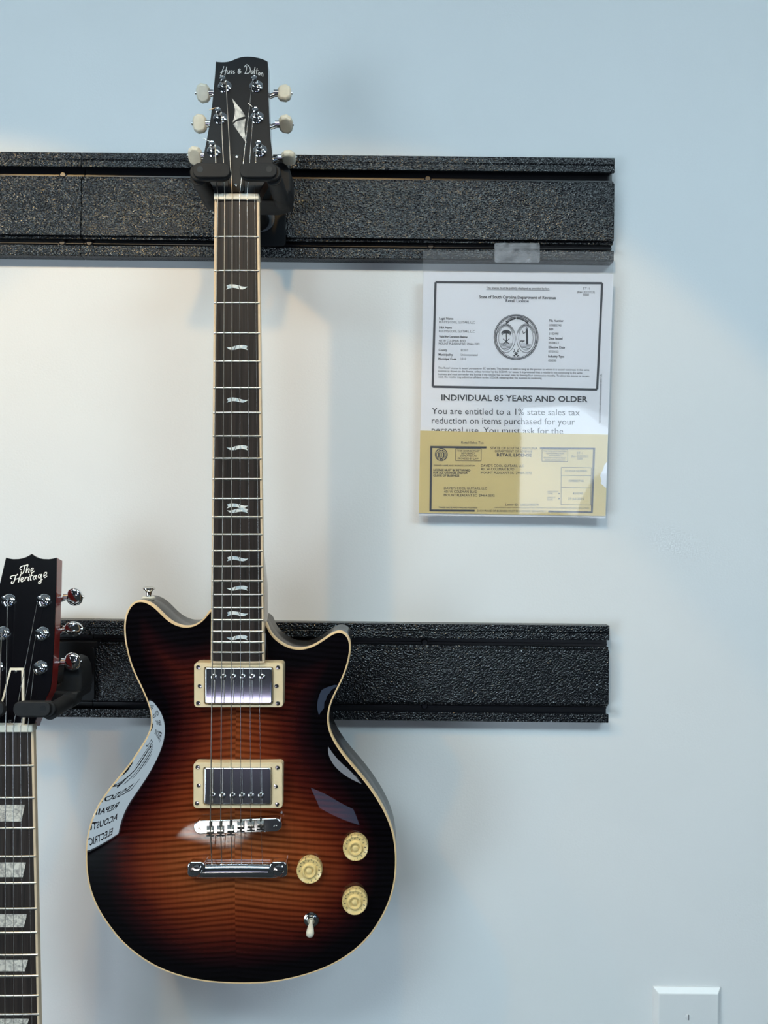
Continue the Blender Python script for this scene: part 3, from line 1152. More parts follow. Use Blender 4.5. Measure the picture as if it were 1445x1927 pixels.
def pickup(ring_px, cover_px, polexy, scr, adj, d_ring, d_cov):
    r = ring_box(G, ring_px, 0.119, d_ring, 'pickup', m_cream, G.o, hole=cover_px, r=0.0032)
    x0, y0, x1, y1 = cover_px
    cv = ring_box(G, (x0 + 1.5, y0 + 1.5, x1 - 1.5, y1 - 1.5), 0.124, d_cov, 'pickup_cover', m_chrome, r, r=0.0022)
    cv.modifiers['bevel'].width = 0.0012
    cv.modifiers['bevel'].segments = 4
    for x, y in polexy:
        c = G.p(x, y, d_cov)
        MB().lathe(c, (0, -1, 0), [(0.0029, 0), (0.0029, 0.0006), (0.0024, 0.0015), (0.0014, 0.0019), (0.0003, 0.0019)], 20).build('pole_piece', m_nickel, r)
    for x, y in scr:
        screw(G, r, x, y, d_ring, 0.0022)
    for x, y in adj:
        screw(G, r, x, y, d_ring, 0.0021)
    return r


pickup((365, 1247.5, 532.6, 1331), (384, 1255, 513.5, 1326), [(402.5, 1274), (420.5, 1274), (439, 1274), (457, 1274), (475, 1274), (493.8, 1274)],
       [(373, 1255.5), (523, 1256), (373, 1323), (522.7, 1323.5)], [(375.8, 1291), (520.4, 1291)], 0.1335, 0.1365)
pickup((363.8, 1435, 531.5, 1521), (382.3, 1443.5, 511.5, 1515.5), [(400.6, 1497), (419, 1497), (438, 1497), (456, 1497), (473, 1497), (491.4, 1497)],
       [(372, 1443.5), (522, 1444.6), (370.7, 1511.4), (521.3, 1513.4)], [(374, 1478), (519, 1480)], 0.1365, 0.1390)

# bridge
SAD = [(395.8, 1559), (415.2, 1558.5), (434.4, 1557), (453, 1556), (472, 1554.5), (490.8, 1553)]
bd = 0.1405
bp_ = MB()
cap = []
cl, crr = G.p(376.5, 1557.5, bd), G.p(517.5, 1552.5, bd)
ax = (crr - cl).normalized()
up = Vector((-ax.z, 0, ax.x))
hwid = 0.0066
for k in range(13):
    w = math.pi / 2 + math.pi * k / 12
    cap.append(cl + ax * math.cos(w) * hwid * 1.0 + up * math.sin(w) * hwid)
for k in range(13):
    w = -math.pi / 2 + math.pi * k / 12
    cap.append(crr + ax * math.cos(w) * hwid + up * math.sin(w) * hwid)
bp_.loft([cap, [p + Vector((0, 0.0085, 0)) for p in cap]])
br = bp_.build('bridge', m_chrome, G.o, bevel=0.0010, segs=3)
for (x, y) in ((375, 1557.5), (519, 1552)):
    MB().cyl(G.p(x, y, 0.124), G.p(x, y, 0.136), 0.0045).build('bridge_post', m_chrome, br)
    c = G.p(x - 0.5, y + 4, bd)
    MB().lathe(c, (0, -1, 0), [(0.0018, 0), (0.0016, 0.0006), (0.0004, 0.0006)], 14).build('screw', m_nickel, br)
for i, (x, y) in enumerate(SAD):
    c = G.p(x, y, bd)
    m_ = Matrix.Translation(c)
    s = MB()
    hgt = 0.0022
    zc = 0.0015 if i > 2 else -0.0015
    s.loft([[m_ @ Vector(p) for p in ((-0.0036, 0.0005, zc - 0.0042), (0.0036, 0.0005, zc - 0.0042), (0.0036, 0.0005, zc + 0.0042), (-0.0036, 0.0005, zc + 0.0042))],
            [m_ @ Vector(p) for p in ((-0.0034, -hgt * .3, zc - 0.0036), (0.0034, -hgt * .3, zc - 0.0036), (0.0034, -hgt * .3, zc + 0.0036), (-0.0034, -hgt * .3, zc + 0.0036))],
            [m_ @ Vector(p) for p in ((-0.0030, -hgt, zc - 0.0008), (0.0030, -hgt, zc - 0.0008), (0.0030, -hgt, zc + 0.0008), (-0.0030, -hgt, zc + 0.0008))]])
    so = s.build('saddle', m_nickel, br, sharp=20)
    MB().box((c.x - 0.0038, c.y - 0.0006, c.z + zc - 0.0062), (c.x + 0.0038, c.y + 0.0006, c.z + zc - 0.0052)).cyl((c.x, c.y - 0.0002, c.z + zc - 0.005), (c.x, c.y - 0.0002, c.z + 0.0072), 0.0011).build('saddle_screw', m_coverblk, so)

# tailpiece
td = 0.1375
tb = MB()
prof = []
for k in range(20):
    w = 2 * math.pi * k / 20
    prof.append((0.0070 * math.cos(w), 0.0080 * math.sin(w)))
rings = []
for t in np.linspace(0, 1, 15):
    px = 367 + (527 - 367) * t
    c = G.p(px, 1637.5, td - 0.006)
    c.z += 0.0012 * (1 - (2 * t - 1) ** 2) * 0.4
    kk = 1.0 if 0.01 < t < 0.99 else 0.85
    rings.append([c + Vector((0, y * kk, z * kk)) for y, z in prof])
tp = tb.loft(rings).build('tailpiece', m_chrome, G.o, sharp=60)
for x in (369.5, 524):
    c = G.p(x, 1637, td)
    st = MB()
    ear = rrect(-0.0088, -0.0072, 0.0088, 0.0078, 0.0045)
    st.loft([[c + Vector((a_, 0.009, b_)) for a_, b_ in ear], [c + Vector((a_, -0.0005, b_)) for a_, b_ in ear]])
    ea = st.build('anchor_lug', m_chrome, tp, bevel=0.0011, segs=3)
    sd = MB()
    sd.lathe(c + Vector((0.0, 0, -0.0002)), (0, -1, 0), [(0.0054, 0), (0.0054, 0.0018), (0.0046, 0.0028), (0.0005, 0.0030)], 28)
    so = sd.build('stud', m_chrome, ea)
    MB().box((c.x - 0.0050, c.y - 0.0033, c.z - 0.0008), (c.x + 0.0050, c.y - 0.0026, c.z + 0.0004)).build('slot', m_coverblk, so)
    MB().cyl(c + Vector((0, 0.003, 0)), Vector((c.x, -0.125 - G.base.y, c.z)), 0.0042).build('stud_bushing', m_chrome, ea)

# knobs
def knob(px, py, zero):
    x, y = px, py
    dtop = 0.126 + 0.0
    c0 = G.p(x, y, 0.13)
    hh = height(c0.x, c0.z)
    base = G.p(x, y, RIM + hh - 0.0006)
    n = (0, -1, 0)
    k = MB()
    k.lathe(base, n, [(0.0126, 0), (0.0127, 0.0008), (0.0126, 0.0070), (0.0124, 0.0082), (0.0118, 0.0088), (0.0110, 0.0085), (0.0085, 0.0074), (0.0074, 0.0072), (0.0068, 0.0080), (0.0066, 0.0092), (0.0061, 0.0098), (0.0052, 0.0096), (0.0049, 0.0080), (0.0043, 0.0076), (0.0031, 0.0077), (0.0028, 0.0088), (0.0022, 0.0094), (0.0005, 0.0095)], 48)
    ko = k.build('knob', m_knob, G.o, sharp=60)
    dgm = MB()
    tk = MB()
    for dgt in range(0, 11):
        ang = math.radians(zero - 29 * (7 - dgt))

        def side(u, v, ang=ang):        # on the barrel: u along the tangent, v towards the rim; millimetres
            a_ = ang - u * 1e-3 / 0.0127
            return base + Vector((0.01278 * math.cos(a_), -(0.0032 + v * 1e-3), 0.01278 * math.sin(a_)))

        def face(u, v, ang=ang):        # on the sloping face inside the rim
            r_ = 0.0096 + v * 1e-3
            a_ = ang - u * 1e-3 / 0.0096
            y_ = 0.0074 + (r_ - 0.0085) * 0.44 + 0.0002
            return base + Vector((r_ * math.cos(a_), -y_, r_ * math.sin(a_)))
        if dgt:
            text(dgm, str(dgt), 0, 1.2, 2.4, lambda u, v: side(u, v), align='C', bold=0.02)
            text(dgm, str(dgt), 0, 0.9, 1.9, lambda u, v: face(u, -v), align='C', bold=0.02)
        a2 = ang + math.radians(14.5)
        tv = Vector((-math.sin(a2), 0, math.cos(a2))) * 0.00018
        er = Vector((math.cos(a2), 0, math.sin(a2)))
        p0 = base + er * 0.0108 + Vector((0, -0.0087, 0))
        p1 = base + er * 0.0118 + Vector((0, -0.00905, 0))
        p2 = base + er * 0.0128 + Vector((0, -0.0074, 0))
        p3 = base + er * 0.0128 + Vector((0, -0.0050, 0))
        tk.add([p0 - tv, p0 + tv, p1 + tv, p1 - tv, p2 + tv, p2 - tv, p3 + tv, p3 - tv], [(0, 1, 2, 3), (3, 2, 4, 5), (5, 4, 6, 7)])
    dgm.build('number_markings', m_ink, ko, fix=False)
    tk.build('tick_markings', m_ink, ko, fix=False)
    return ko


knob(669.5, 1590, 94)
knob(583.5, 1632, 94)
knob(668, 1690.5, 128)

# toggle switch
c = G.p(586, 1729, 0.13)
hh = height(c.x, c.z)
c = G.p(586, 1730, RIM + hh)
tg = MB().lathe(c, (0, -1, 0), [(0.0074, -0.001), (0.0074, 0.0010), (0.0062, 0.0016), (0.0058, 0.0012), (0.0048, 0.0014), (0.0046, 0.0036), (0.0034, 0.0040), (0.0026, 0.0030)], 32).build('toggle_switch', m_nickel, G.o, sharp=30)
ld_ = Vector((0, -0.80, -0.45)).normalized()
b0 = c + Vector((0, -0.003, 0))
MB().lathe(b0, ld_, [(0.0016, 0), (0.0017, 0.003), (0.0024, 0.0045), (0.0034, 0.009), (0.0039, 0.0125), (0.0034, 0.0148), (0.0018, 0.016), (0.0003, 0.0163)], 20).build('lever_tip', m_ivory, tg)

# strap button on the upper horn
sb = I(280, 1121.5, RIM - 0.024) - G.base
sdv = Vector((0.02, 0.02, 1)).normalized()
stb = MB().lathe(sb - sdv * 0.002, sdv, [(0.0054, 0), (0.0054, 0.0010), (0.0034, 0.0020), (0.0030, 0.006), (0.0042, 0.0078), (0.0066, 0.0092), (0.0066, 0.0104), (0.0048, 0.0114), (0.0005, 0.0108)], 28).build('strap_button', m_nickel, G.o, sharp=50)
MB().lathe(sb - sdv * 0.0035, sdv, [(0.0064, 0), (0.0068, 0.0010), (0.0066, 0.0024), (0.0052, 0.0030)], 28).build('felt_washer', m_ivory, stb)

# strings
NUTX = [409.3, 422.9, 436.9, 450.7, 465, 479.2]
TLX = [398.6, 417.2, 436, 454.6, 474, 493.6]
RAD = [0.00058, 0.00048, 0.00040, 0.00028, 0.00023, 0.00020]
PST = [('l', 2), ('l', 1), ('l', 0), ('r', 0), ('r', 1), ('r', 2)]
for i in range(6):
    cpost = posts[PST[i]] + hn * 0.0080
    sgn_ = 1 if PST[i][0] == 'l' else -1
    pts = [cpost + Vector((sgn_ * 0.0026, 0, -0.001)), G.p(NUTX[i], 368.5, FB + 0.0028), G.p(NUTX[i], 373.5, FB + 0.0028), G.p(SAD[i][0], SAD[i][1], bd + 0.0030), G.p(TLX[i], 1624, td - 0.0035), G.p(TLX[i], 1634, td - 0.0050)]
    st = MB().tube(pts, RAD[i], 8).build('string', m_wound if i < 3 else m_plain, G.o, sharp=80)
    # winding on the post
    wm = MB()
    for kx in range(3):
        wm.lathe(posts[PST[i]] + hn * (0.0072 + kx * 2.1 * RAD[i]), hn, [(0.0024, 0), (0.0024 + 1.6 * RAD[i], RAD[i]), (0.0024, 2 * RAD[i])], 16, cap=False)
    wm.build('post_winding', m_wound if i < 3 else m_plain, st)
for (x0, y0, x1, y1) in ((397.5, 220.5, 409, 215), (386, 272.8, 400, 278), (469.8, 207, 477.5, 213)):
    MB().tube([HS(x0, y0, 0.010), HS(x1, y1, 0.009)], 0.0004, 6).build('string_end', m_plain, G.o)

# ================================================================== wall hangers
def hanger(px, py, label, lipz):
    """px,py: middle between the two front latches"""
    dF = 0.156
    c_ = I(px, py, dF)
    H = Root('guitar_hanger', Vector((c_.x, -0.09, c_.z)), label, 'hanger', 'guitar hangers on the slat rails')
    b = H.base

    def q(x, y, z):      # metres from the middle, y = depth from wall
        return Vector((x, -y - b.y, z))
    # swinging latch bars in front
    k = (D - dF) / F
    for s in (-1, 1):
        x_in, x_out = 9 * k, 86 * k
        o = rrect(min(s * x_in, s * x_out), -15.5 * k, max(s * x_in, s * x_out), 15.5 * k, 15.4 * k, 10)
        oi = rrect(min(s * x_in, s * (x_out - 7 * k)), -12 * k, max(s * x_in, s * (x_out - 7 * k)), 15.5 * k, 12 * k, 10)
        lt = MB()
        lt.loft([[q(x, dF - 0.007, z) for x, z in o], [q(x, dF - 0.0025, z) for x, z in o]])
        lo = lt.build('latch', m_hang, H.o, bevel=0.0010)
        MB().loft([[q(x, dF - 0.0027, z) for x, z in oi], [q(x, dF, z) for x, z in oi]]).build('latch_pad', m_hang, lo, bevel=0.0008)
        MB().lathe(q(s * 65 * k, dF - 0.0005, 3 * k), (0, -1, 0), [(0.0033, 0), (0.0030, 0.0006), (0.0003, 0.0006)], 20).build('pivot', m_hangmetal, lo)
        # foam covered prongs
        c0 = q(s * 72 * k, 0.088, -7 * k)
        pg = MB()
        pg.lathe(c0, (0, -1, 0), [(0.0075, 0), (0.0082, 0.004), (0.0082, 0.020), (0.0074, 0.022), (0.0078, 0.024), (0.0078, dF - 0.007 - 0.088)], 28)
        pg.build('prong', m_hang, H.o, bevel=0.0006)
    # yoke behind the neck
    yk = MB()
    prof_ = [(-0.046, 0.026), (-0.047, 0.006), (-0.040, -0.003), (-0.030, -0.005), (0.030, -0.005), (0.040, -0.003), (0.047, 0.006), (0.046, 0.026), (0.042, 0.035), (0.034, 0.038), (0.028, 0.032), (0.025, 0.012), (0.016, 0.006), (-0.016, 0.006), (-0.025, 0.012), (-0.028, 0.032), (-0.034, 0.038), (-0.042, 0.035)]
    yk.loft([[q(x, 0.096, z) for x, z in prof_], [q(x, 0.066, z) for x, z in prof_]])
    yk.build('yoke', m_hang, H.o, bevel=0.0025, segs=3)
    sh = [(-0.040, 0.004), (-0.036, -0.006), (0.030, -0.0075), (0.044, -0.004), (0.046, 0.005)]
    MB().loft([[q(x, 0.104, z) for x, z in sh], [q(x, 0.064, z) for x, z in sh]]).build('yoke_shelf', m_hang, H.o, bevel=0.002, segs=3)
    # stem from the wall plate to the yoke
    MB().lathe(q(0, 0.018, 0.004), (0, -1, 0), [(0.014, 0), (0.0125, 0.006), (0.0115, 0.012), (0.0115, 0.050), (0.013, 0.054)], 28).build('stem', m_hang, H.o)
    MB().lathe(q(0.004, 0.0195, 0.006), (0, -1, 0), [(0.0150, 0), (0.0150, 0.0016), (0.0142, 0.0022), (0.0070, 0.0022), (0.0062, 0.0006)], 32).build('mounting_washer', m_washer, H.o)
    # wall plate with a hook into the groove
    pl = rrect(-0.031, -0.0245, 0.031, lipz - 0.006, 0.004)
    pm = MB()
    pm.loft([[q(x, 0.0158, z) for x, z in pl], [q(x, 0.0195, z) for x, z in pl]])
    po = pm.build('back_plate', m_hangmetal, H.o, bevel=0.0006)
    MB().box(q(-0.031, 0.0195, lipz - 0.007), q(0.034, 0.0085, lipz)).build('hook_lip', m_hangmetal, po, bevel=0.0006)
    return H


hanger(441.5, 321.5, 'black guitar hanger holding the sunburst guitar on the upper rail', 0.056)
hanger(15.5, 1336.5, 'black guitar hanger holding the cherry guitar on the lower rail', 0.0425)

# ================================================================== the cherry guitar (left edge)
C = Root('electric_guitar', I(18, 1370, 0.11), 'cherry red electric guitar with black headstock and trapezoid pearl inlays at the left edge', 'guitar', 'electric guitars hanging on the wall')
CB = 0.140


def cedges(py):
    t = (py - 1370) / (1927 - 1370)
    r = 62.6 + (74.4 - 62.6) * t
    return 36 - r, r


cfb = board(C, 1374, 2215, cedges, CB, bw=5.0)
cf = [1441, 1501.6, 1558.6, 1611.8, 1662, 1710.2, 1755, 1797.2, 1836.8, 1874.2, 1909.3, 1942.5, 1973.8, 2003.4, 2031.2, 2057.5, 2082.3, 2105.7, 2127.8, 2148.6, 2168.3, 2186.9]
for py in cf:
    fret(C, cfb, py, cedges, CB, 0.0012)
fr_all = [1378] + cf
for n_ in (3, 5, 7, 9, 12, 15, 17):
    y0, y1 = fr_all[n_ - 1], fr_all[n_]
    mb = MB()
    m0 = (y0 + y1) / 2
    half = (y1 - y0) * 0.275
    e0 = cedges(m0)[1] - 18
    wt, wb = e0 - 19.5, e0 - 25.5
    poly(mb, [(18 - wt, m0 - half), (18 + wt, m0 - half), (18 + wb, m0 + half), (18 - wb, m0 + half)], lambda x, y: C.p(x, y, CB + 0.0002))
    mb.build('pearl_inlay', m_pearl2, cfb, fix=False)
neck(C, 1370, 2200, cedges, CB - 0.0062, 0.021, 0.024, m_cherry, heel=(2080, 80, 0.02))
CH, cn = headplane(C, 18, 1364, 0.138, 16)
right = [(58.3, 1042), (63, 1044.6), (68, 1047.8), (75, 1050.4), (82, 1051.7), (92, 1052), (100, 1050.8), (106.6, 1049), (105.2, 1106.8), (103.6, 1154.8), (100.8, 1222), (97, 1279.5), (94.5, 1297), (88, 1310), (76, 1335), (66, 1356), (62.5, 1366)]
rl = [CH(x, y) for x, y in right]
axis_x = C.p(18, 1366, 0.138).x
fullr = list(rl)
left_ = []
for p in reversed(rl[1:]):
    left_.append(Vector((2 * axis_x - p.x, p.y, p.z)))
front = fullr + left_
# keep the outline symmetrical about the neck axis
front[0] = Vector((axis_x, front[0].y, front[0].z))
mid = [p - cn * 0.0016 for p in front]
chd = MB().loft([mid, [p - cn * 0.0150 for p in front]]).build('headstock', m_cherry, C.o, bevel=0.0006)
MB().loft([front, mid]).build('black_veneer', m_headgloss, chd, bevel=0.0004, segs=1)
k2 = 200 / 1042.0
cc = lambda x, y: CH(x * k2, 1030 + y * k2, 0.0002)
lg = MB()
for st, w in (([(212, 222), (198, 215), (200, 198), (222, 183), (258, 175), (274, 165)], 9), ([(246, 180), (238, 212), (232, 240), (218, 258), (207, 250), (213, 238)], 10),
              ([(276, 168), (264, 205), (256, 252)], 9), ([(258, 240), (276, 214), (288, 216), (280, 246), (290, 248)], 9), ([(300, 236), (322, 222), (326, 205), (312, 206), (303, 232), (313, 249), (340, 232)], 8),
              ([(118, 308), (104, 303), (106, 288), (128, 278), (158, 275), (176, 262)], 9), ([(156, 276), (146, 312), (136, 342), (120, 357), (112, 346), (122, 334)], 10),
              ([(206, 262), (192, 300), (180, 345)], 10), ([(146, 316), (172, 308), (200, 300)], 8),
              ([(204, 324), (224, 312), (226, 296), (212, 300), (205, 324), (216, 338), (236, 322)], 8), ([(250, 292), (244, 330)], 9), ([(246, 312), (262, 292), (274, 298)], 8),
              ([(284, 288), (276, 322), (286, 328)], 9), ([(313, 250), (302, 292), (298, 318), (310, 322)], 9), ([(288, 284), (328, 274)], 7),
              ([(352, 280), (334, 284), (326, 306), (338, 314), (352, 286)], 8), ([(358, 272), (350, 306), (362, 310)], 9),
              ([(400, 266), (382, 270), (376, 292), (388, 300), (402, 272)], 8), ([(408, 262), (404, 300), (402, 342), (388, 358), (378, 348), (390, 332), (418, 312)], 9),
              ([(426, 286), (452, 268), (458, 248), (440, 250), (430, 278), (440, 296), (462, 280)], 8)):
    ribbon(lg, st, w, cc)
poly(lg, [(286, 262), (294, 262), (292, 272), (284, 272)], cc)
lg.build('logo_lettering', m_whitelogo, chd, fix=False)
# bell cover with white rim
bell = [(-13, 1257), (13, 1257), (15.5, 1275), (20, 1310), (27, 1350), (27.5, 1365), (-27.5, 1365), (-27, 1350), (-20, 1310), (-15.5, 1275)]
ax0, ax1 = 33.5, 20.0
bl = [(x + ax0 + (ax1 - ax0) * (y - 1257) / 108, y) for x, y in bell]
bo = MB().loft([[CH(x, y, 0.0024) for x, y in bl], [CH(x, y, 0.0) for x, y in bl]]).build('truss_rod_cover', m_bone, C.o, bevel=0.0004, segs=1)
bell2 = [((x * 0.72 if abs(x) < 14 else x - math.copysign(4.2, x)), y + (4.8 if y < 1260 else (-4.5 if y > 1360 else 0))) for x, y in bell]
bl2 = [(x + ax0 + (ax1 - ax0) * (y - 1257) / 108, y) for x, y in bell2]
MB().loft([[CH(x, y, 0.0027) for x, y in bl2], [CH(x, y, 0.0023) for x, y in bl2]]).build('black_centre', m_headgloss, bo)
for x, y in ((32, 1265), (21.5, 1357)):
    MB().lathe(CH(x, y, 0.0027), cn, [(0.0017, 0), (0.0015, 0.0008), (0.0003, 0.0010)], 14).build('screw', m_nickel, bo)
a, b = C.p(-26.8, 1371, CB), C.p(62.8, 1371, CB)
MB().box((a.x, a.y - 0.0022, a.z - 0.0032), (b.x, a.y + 0.008, a.z + 0.0040)).build('nut', m_bone, C.o, bevel=0.0008)
RWc = [(82.5, 1130.5), (79.5, 1192.5), (76, 1256.5)]
LWc = [(16, 1130.5), (5, 1192), (-7, 1257)]
RBc = [(140, 1123), (139, 1184), (136, 1245.5)]
cp = {}
for i in range(3):
    cp['r', i] = tuner(C, CH, cn, *RWc[i], *RBc[i], False, [(0.35, 0.35), (0.7, -0.35), (0.25, 0.55)][i], 'oval')
    lb = (LWc[i][0] - 58, RBc[i][1] + 1)
    cp['l', i] = tuner(C, CH, cn, *LWc[i], *lb, True, [(0.35, -0.35), (0.7, 0.35), (0.25, -0.55)][i], 'oval')
cpst = [('l', 2), ('l', 1), ('l', 0), ('r', 0), ('r', 1), ('r', 2)]
for i in range(6):
    nx = -16.6 + 13.75 * i
    c0 = cp[cpst[i]] + cn * 0.008
    e = 1 if cpst[i][0] == 'l' else -1
    ex = 18 + (nx - 18) * 1.28
    MB().tube([c0 + Vector((e * 0.0026, 0, 0)), C.p(nx, 1369, CB + 0.0028), C.p(nx, 1374, CB + 0.0028), C.p(18 + (nx - 18) * 1.42, 2400, CB + 0.008)], RAD[i], 8).build('string', m_wound if i < 2 else m_plain, C.o, sharp=80)
# its body, just below the picture
cout = []
for x, y in OUT:
    cout.append((18 + (x - 446.5) * 0.99, 2145 + (y - 1143) * 0.99))
cout = [(x if x > -1e9 else x, y) for x, y in cout]
carved_body(C, cout, 0.118, 0.050, 0.013, m_cherry, m_cherry, m_bind, step=0.008, shallow=(2490, 2250))
MB().box(C.p(-20, 2545, 0.150), C.p(56, 2530, 0.125)).build('bridge', m_chrome, C.o, bevel=0.001)

# ================================================================== papers on the rail
def dsheet(py):       # the papers lean back towards the wall at the foot
    return 0.0180 + (0.0118 - 0.0180) * (py - 470) / 500


def fs(px, py, e=0.0):
    return I(px, py, dsheet(py) + e)


P_ = Root('license_sheet', fs(970, 975), 'white printed retail license sheet hanging below the upper rail', 'paper')


def sheet_slab(R, quad, e0, e1, name, m, parent, nx=10, ny=10, curl=0.0):
    (ax_, ay), (bx_, by), (cx_, cy), (dx_, dy) = quad      # tl tr br bl
    g0, g1 = [], []
    for j in range(ny + 1):
        for i in range(nx + 1):
            u, v = i / nx, j / ny
            x = (ax_ * (1 - u) + bx_ * u) * (1 - v) + (dx_ * (1 - u) + cx_ * u) * v
            y = (ay * (1 - u) + by * u) * (1 - v) + (dy * (1 - u) + cy * u) * v
            w = curl * max(0, u - 0.75) ** 2 * max(0, v - 0.55) * 40
            g1.append(R.q(fs(x, y, e1 + w)))
            g0.append(R.q(fs(x, y, e0 + w * .5)))
    n1 = nx + 1
    fcs = [(j * n1 + i, j * n1 + i + 1, (j + 1) * n1 + i + 1, (j + 1) * n1 + i) for j in range(ny) for i in range(nx)]
    N = len(g1)
    fb_ = [tuple(N + k for k in reversed(f)) for f in fcs]
    rim = [i for i in range(n1)] + [j * n1 + nx for j in range(1, ny + 1)] + [ny * n1 + i for i in range(nx - 1, -1, -1)] + [j * n1 for j in range(ny - 1, 0, -1)]
    sd = [(rim[k], rim[(k + 1) % len(rim)], N + rim[(k + 1) % len(rim)], N + rim[k]) for k in range(len(rim))]
    mb = MB().add(g1 + g0, fcs + fb_ + sd)
    return mb.build(name, m, parent)


sheet_slab(P_, [(797, 511.5), (1154, 515), (1139, 974), (788.5, 970)], -0.0016, 0.0, 'paper', m_paper, P_.o, curl=0.002)
EP = 0.00025
pf = lambda x, y: P_.q(fs(x, y, EP))
# frame, four thick rules
bq = [(819.5, 531), (1133, 533), (1123.5, 733), (814, 727.5)]
fr_ = MB()
for i in range(4):
    a_, b_ = bq[i], bq[(i + 1) % 4]
    ribbon(fr_, [a_, b_], 4.2, pf, smooth=False)
fr_.build('printed_border', m_ink, P_.o, fix=False)
tx = MB()
SL = 0.012
text(tx, 'This license must be publicly displayed as provided by law.', 915, 543.6, 4.2, pf, 119, slope=SL, bold=0.01)
ribbon(tx, [(915, 545.2), (1034, 546.4)], 0.6, pf, smooth=False)
text(tx, 'ST-1', 1103, 545, 4.6, pf, 12, 'C', SL)
text(tx, '(Rev. 03/27/23)', 1102.5, 551.5, 4.6, pf, 33, 'C', SL)
text(tx, '5000', 1102.5, 556.8, 4.4, pf, 11, 'C', SL)
text(tx, 'State of South Carolina Department of Revenue', 901.5, 561.4, 6.0, pf, 144.5, slope=SL, bold=0.018)
text(tx, 'Retail License', 951.5, 568.6, 5.8, pf, 43.5, slope=SL, bold=0.018)
for s, y, w, bd_ in (('Legal Name', 601.3, 26.5, .02), ("RUSTY'S COOL GUITARS, LLC", 608, 67, 0), ('DBA Name', 618.3, 24, .02), ("RUSTY'S COOL GUITARS, LLC", 625.2, 67, 0),
                     ('Valid for Location Below', 635.5, 54, .02), ('401 W COLEMAN BLVD', 643, 50.5, 0), ('MOUNT PLEASANT SC  29464-3592', 648.6, 77, 0), ('County', 660.5, 16, .02),
                     ('Municipality', 669, 27, .02), ('Municipal Code', 677.2, 34, .02)):
    text(tx, s, 826.5 - (y - 600) * 0.02, y, 4.5, pf, w, slope=SL, bold=bd_)
for s, y, w in (('SC019', 661, 14), ('Unincorporated', 669.5, 31.5), ('1010', 677.6, 10)):
    text(tx, s, 867, y, 4.5, pf, w, slope=SL)
for s, y, w, bd_ in (('File Number', 605.5, 27, .02), ('109885740', 614, 23, 0), ('SID', 621.6, 8, .02), ('3182498', 630, 18, 0), ('Date Issued', 638.6, 26, .02), ('05/04/23', 647, 19, 0),
                     ('Effective Date', 655.6, 31, .02), ('07/29/22', 663.6, 19, 0), ('Industry Type', 672.4, 30, .02), ('454390', 680.6, 15.5, 0)):
    text(tx, s, 1033.5 - (y - 605) * 0.03, y, 4.5, pf, w, slope=SL, bold=bd_)
for s, y, w in (('This Retail License is issued pursuant to SC tax laws. This license is valid so long as the person to whom it is issued continues in the same', 694, 284),
                ('location as shown on the license, unless revoked by the SCDOR for cause. It is presumed that a retailer is not continuing in the same', 699.8, 271),
                ('business and must surrender the license if the retailer has no retail sales for twenty four consecutive months. To allow the license to remain', 705.6, 284),
                ('valid, the retailer may submit an affidavit to the SCDOR swearing that the business is continuing.', 711, 195.5)):
    text(tx, s, 824.5, y, 4.0, pf, w, slope=0.0135)
text(tx, 'INDIVIDUAL 85 YEARS AND OLDER', 830.3, 753.3, 11.4, pf, 275.5, slope=0.0125, bold=0.022)
text(tx, 'You are entitled to a 1% state sales tax', 812.5, 779, 12.4, pf, 278.5, slope=0.010)
text(tx, 'reduction on items purchased for your', 812.3, 796.8, 12.4, pf, 269.5, slope=0.010)
text(tx, 'personal use. You must ask for the', 812, 814.5, 12.4, pf, 247.5, slope=0.010)
text(tx, '*JP-192E-000050-0990N-0AB-Y9427-XOC4R1-0070464*', 1129.2, 703, 3.8, pf, 116, rot=math.radians(91.5))
tx.build('printed_text', m_ink, P_.o, fix=False)
# state seal
sl = MB()
scx, scy = 971, 634.5


def circ(mb, cx, cy, rx, ry, w, fn, a0=0, a1=360, n=40):
    pts = [(cx + rx * math.cos(math.radians(a0 + (a1 - a0) * k / n)), cy + ry * math.sin(math.radians(a0 + (a1 - a0) * k / n))) for k in range(n + 1)]
    ribbon(mb, pts, w, fn, smooth=False)


circ(sl, scx, scy, 41.6, 42.6, 1.1, pf)
circ(sl, scx, scy, 39.6, 40.6, 1.6, pf)
circ(sl, scx, scy, 37.4, 38.4, 0.7, pf)
for s_, ox in ((-1, -19.2), (1, 18.6)):
    circ(sl, scx + ox, scy + 2, 17.6, 27, 0.9, pf)
    circ(sl, scx + ox, scy + 2, 13.6, 22.5, 0.7, pf)
    for k in range(26):          # lettering round each oval reads as short marks at this size
        a_ = math.radians(206 + k * 5.1)
        x, y = scx + ox + 15.6 * math.cos(a_), scy + 2 + 24.8 * math.sin(a_)
        ribbon(sl, [(x - 0.8 * math.cos(a_), y - 0.9 * math.sin(a_)), (x + 0.8 * math.cos(a_), y + 0.9 * math.sin(a_))], 1.1 + 0.5 * (k % 2), pf, smooth=False)
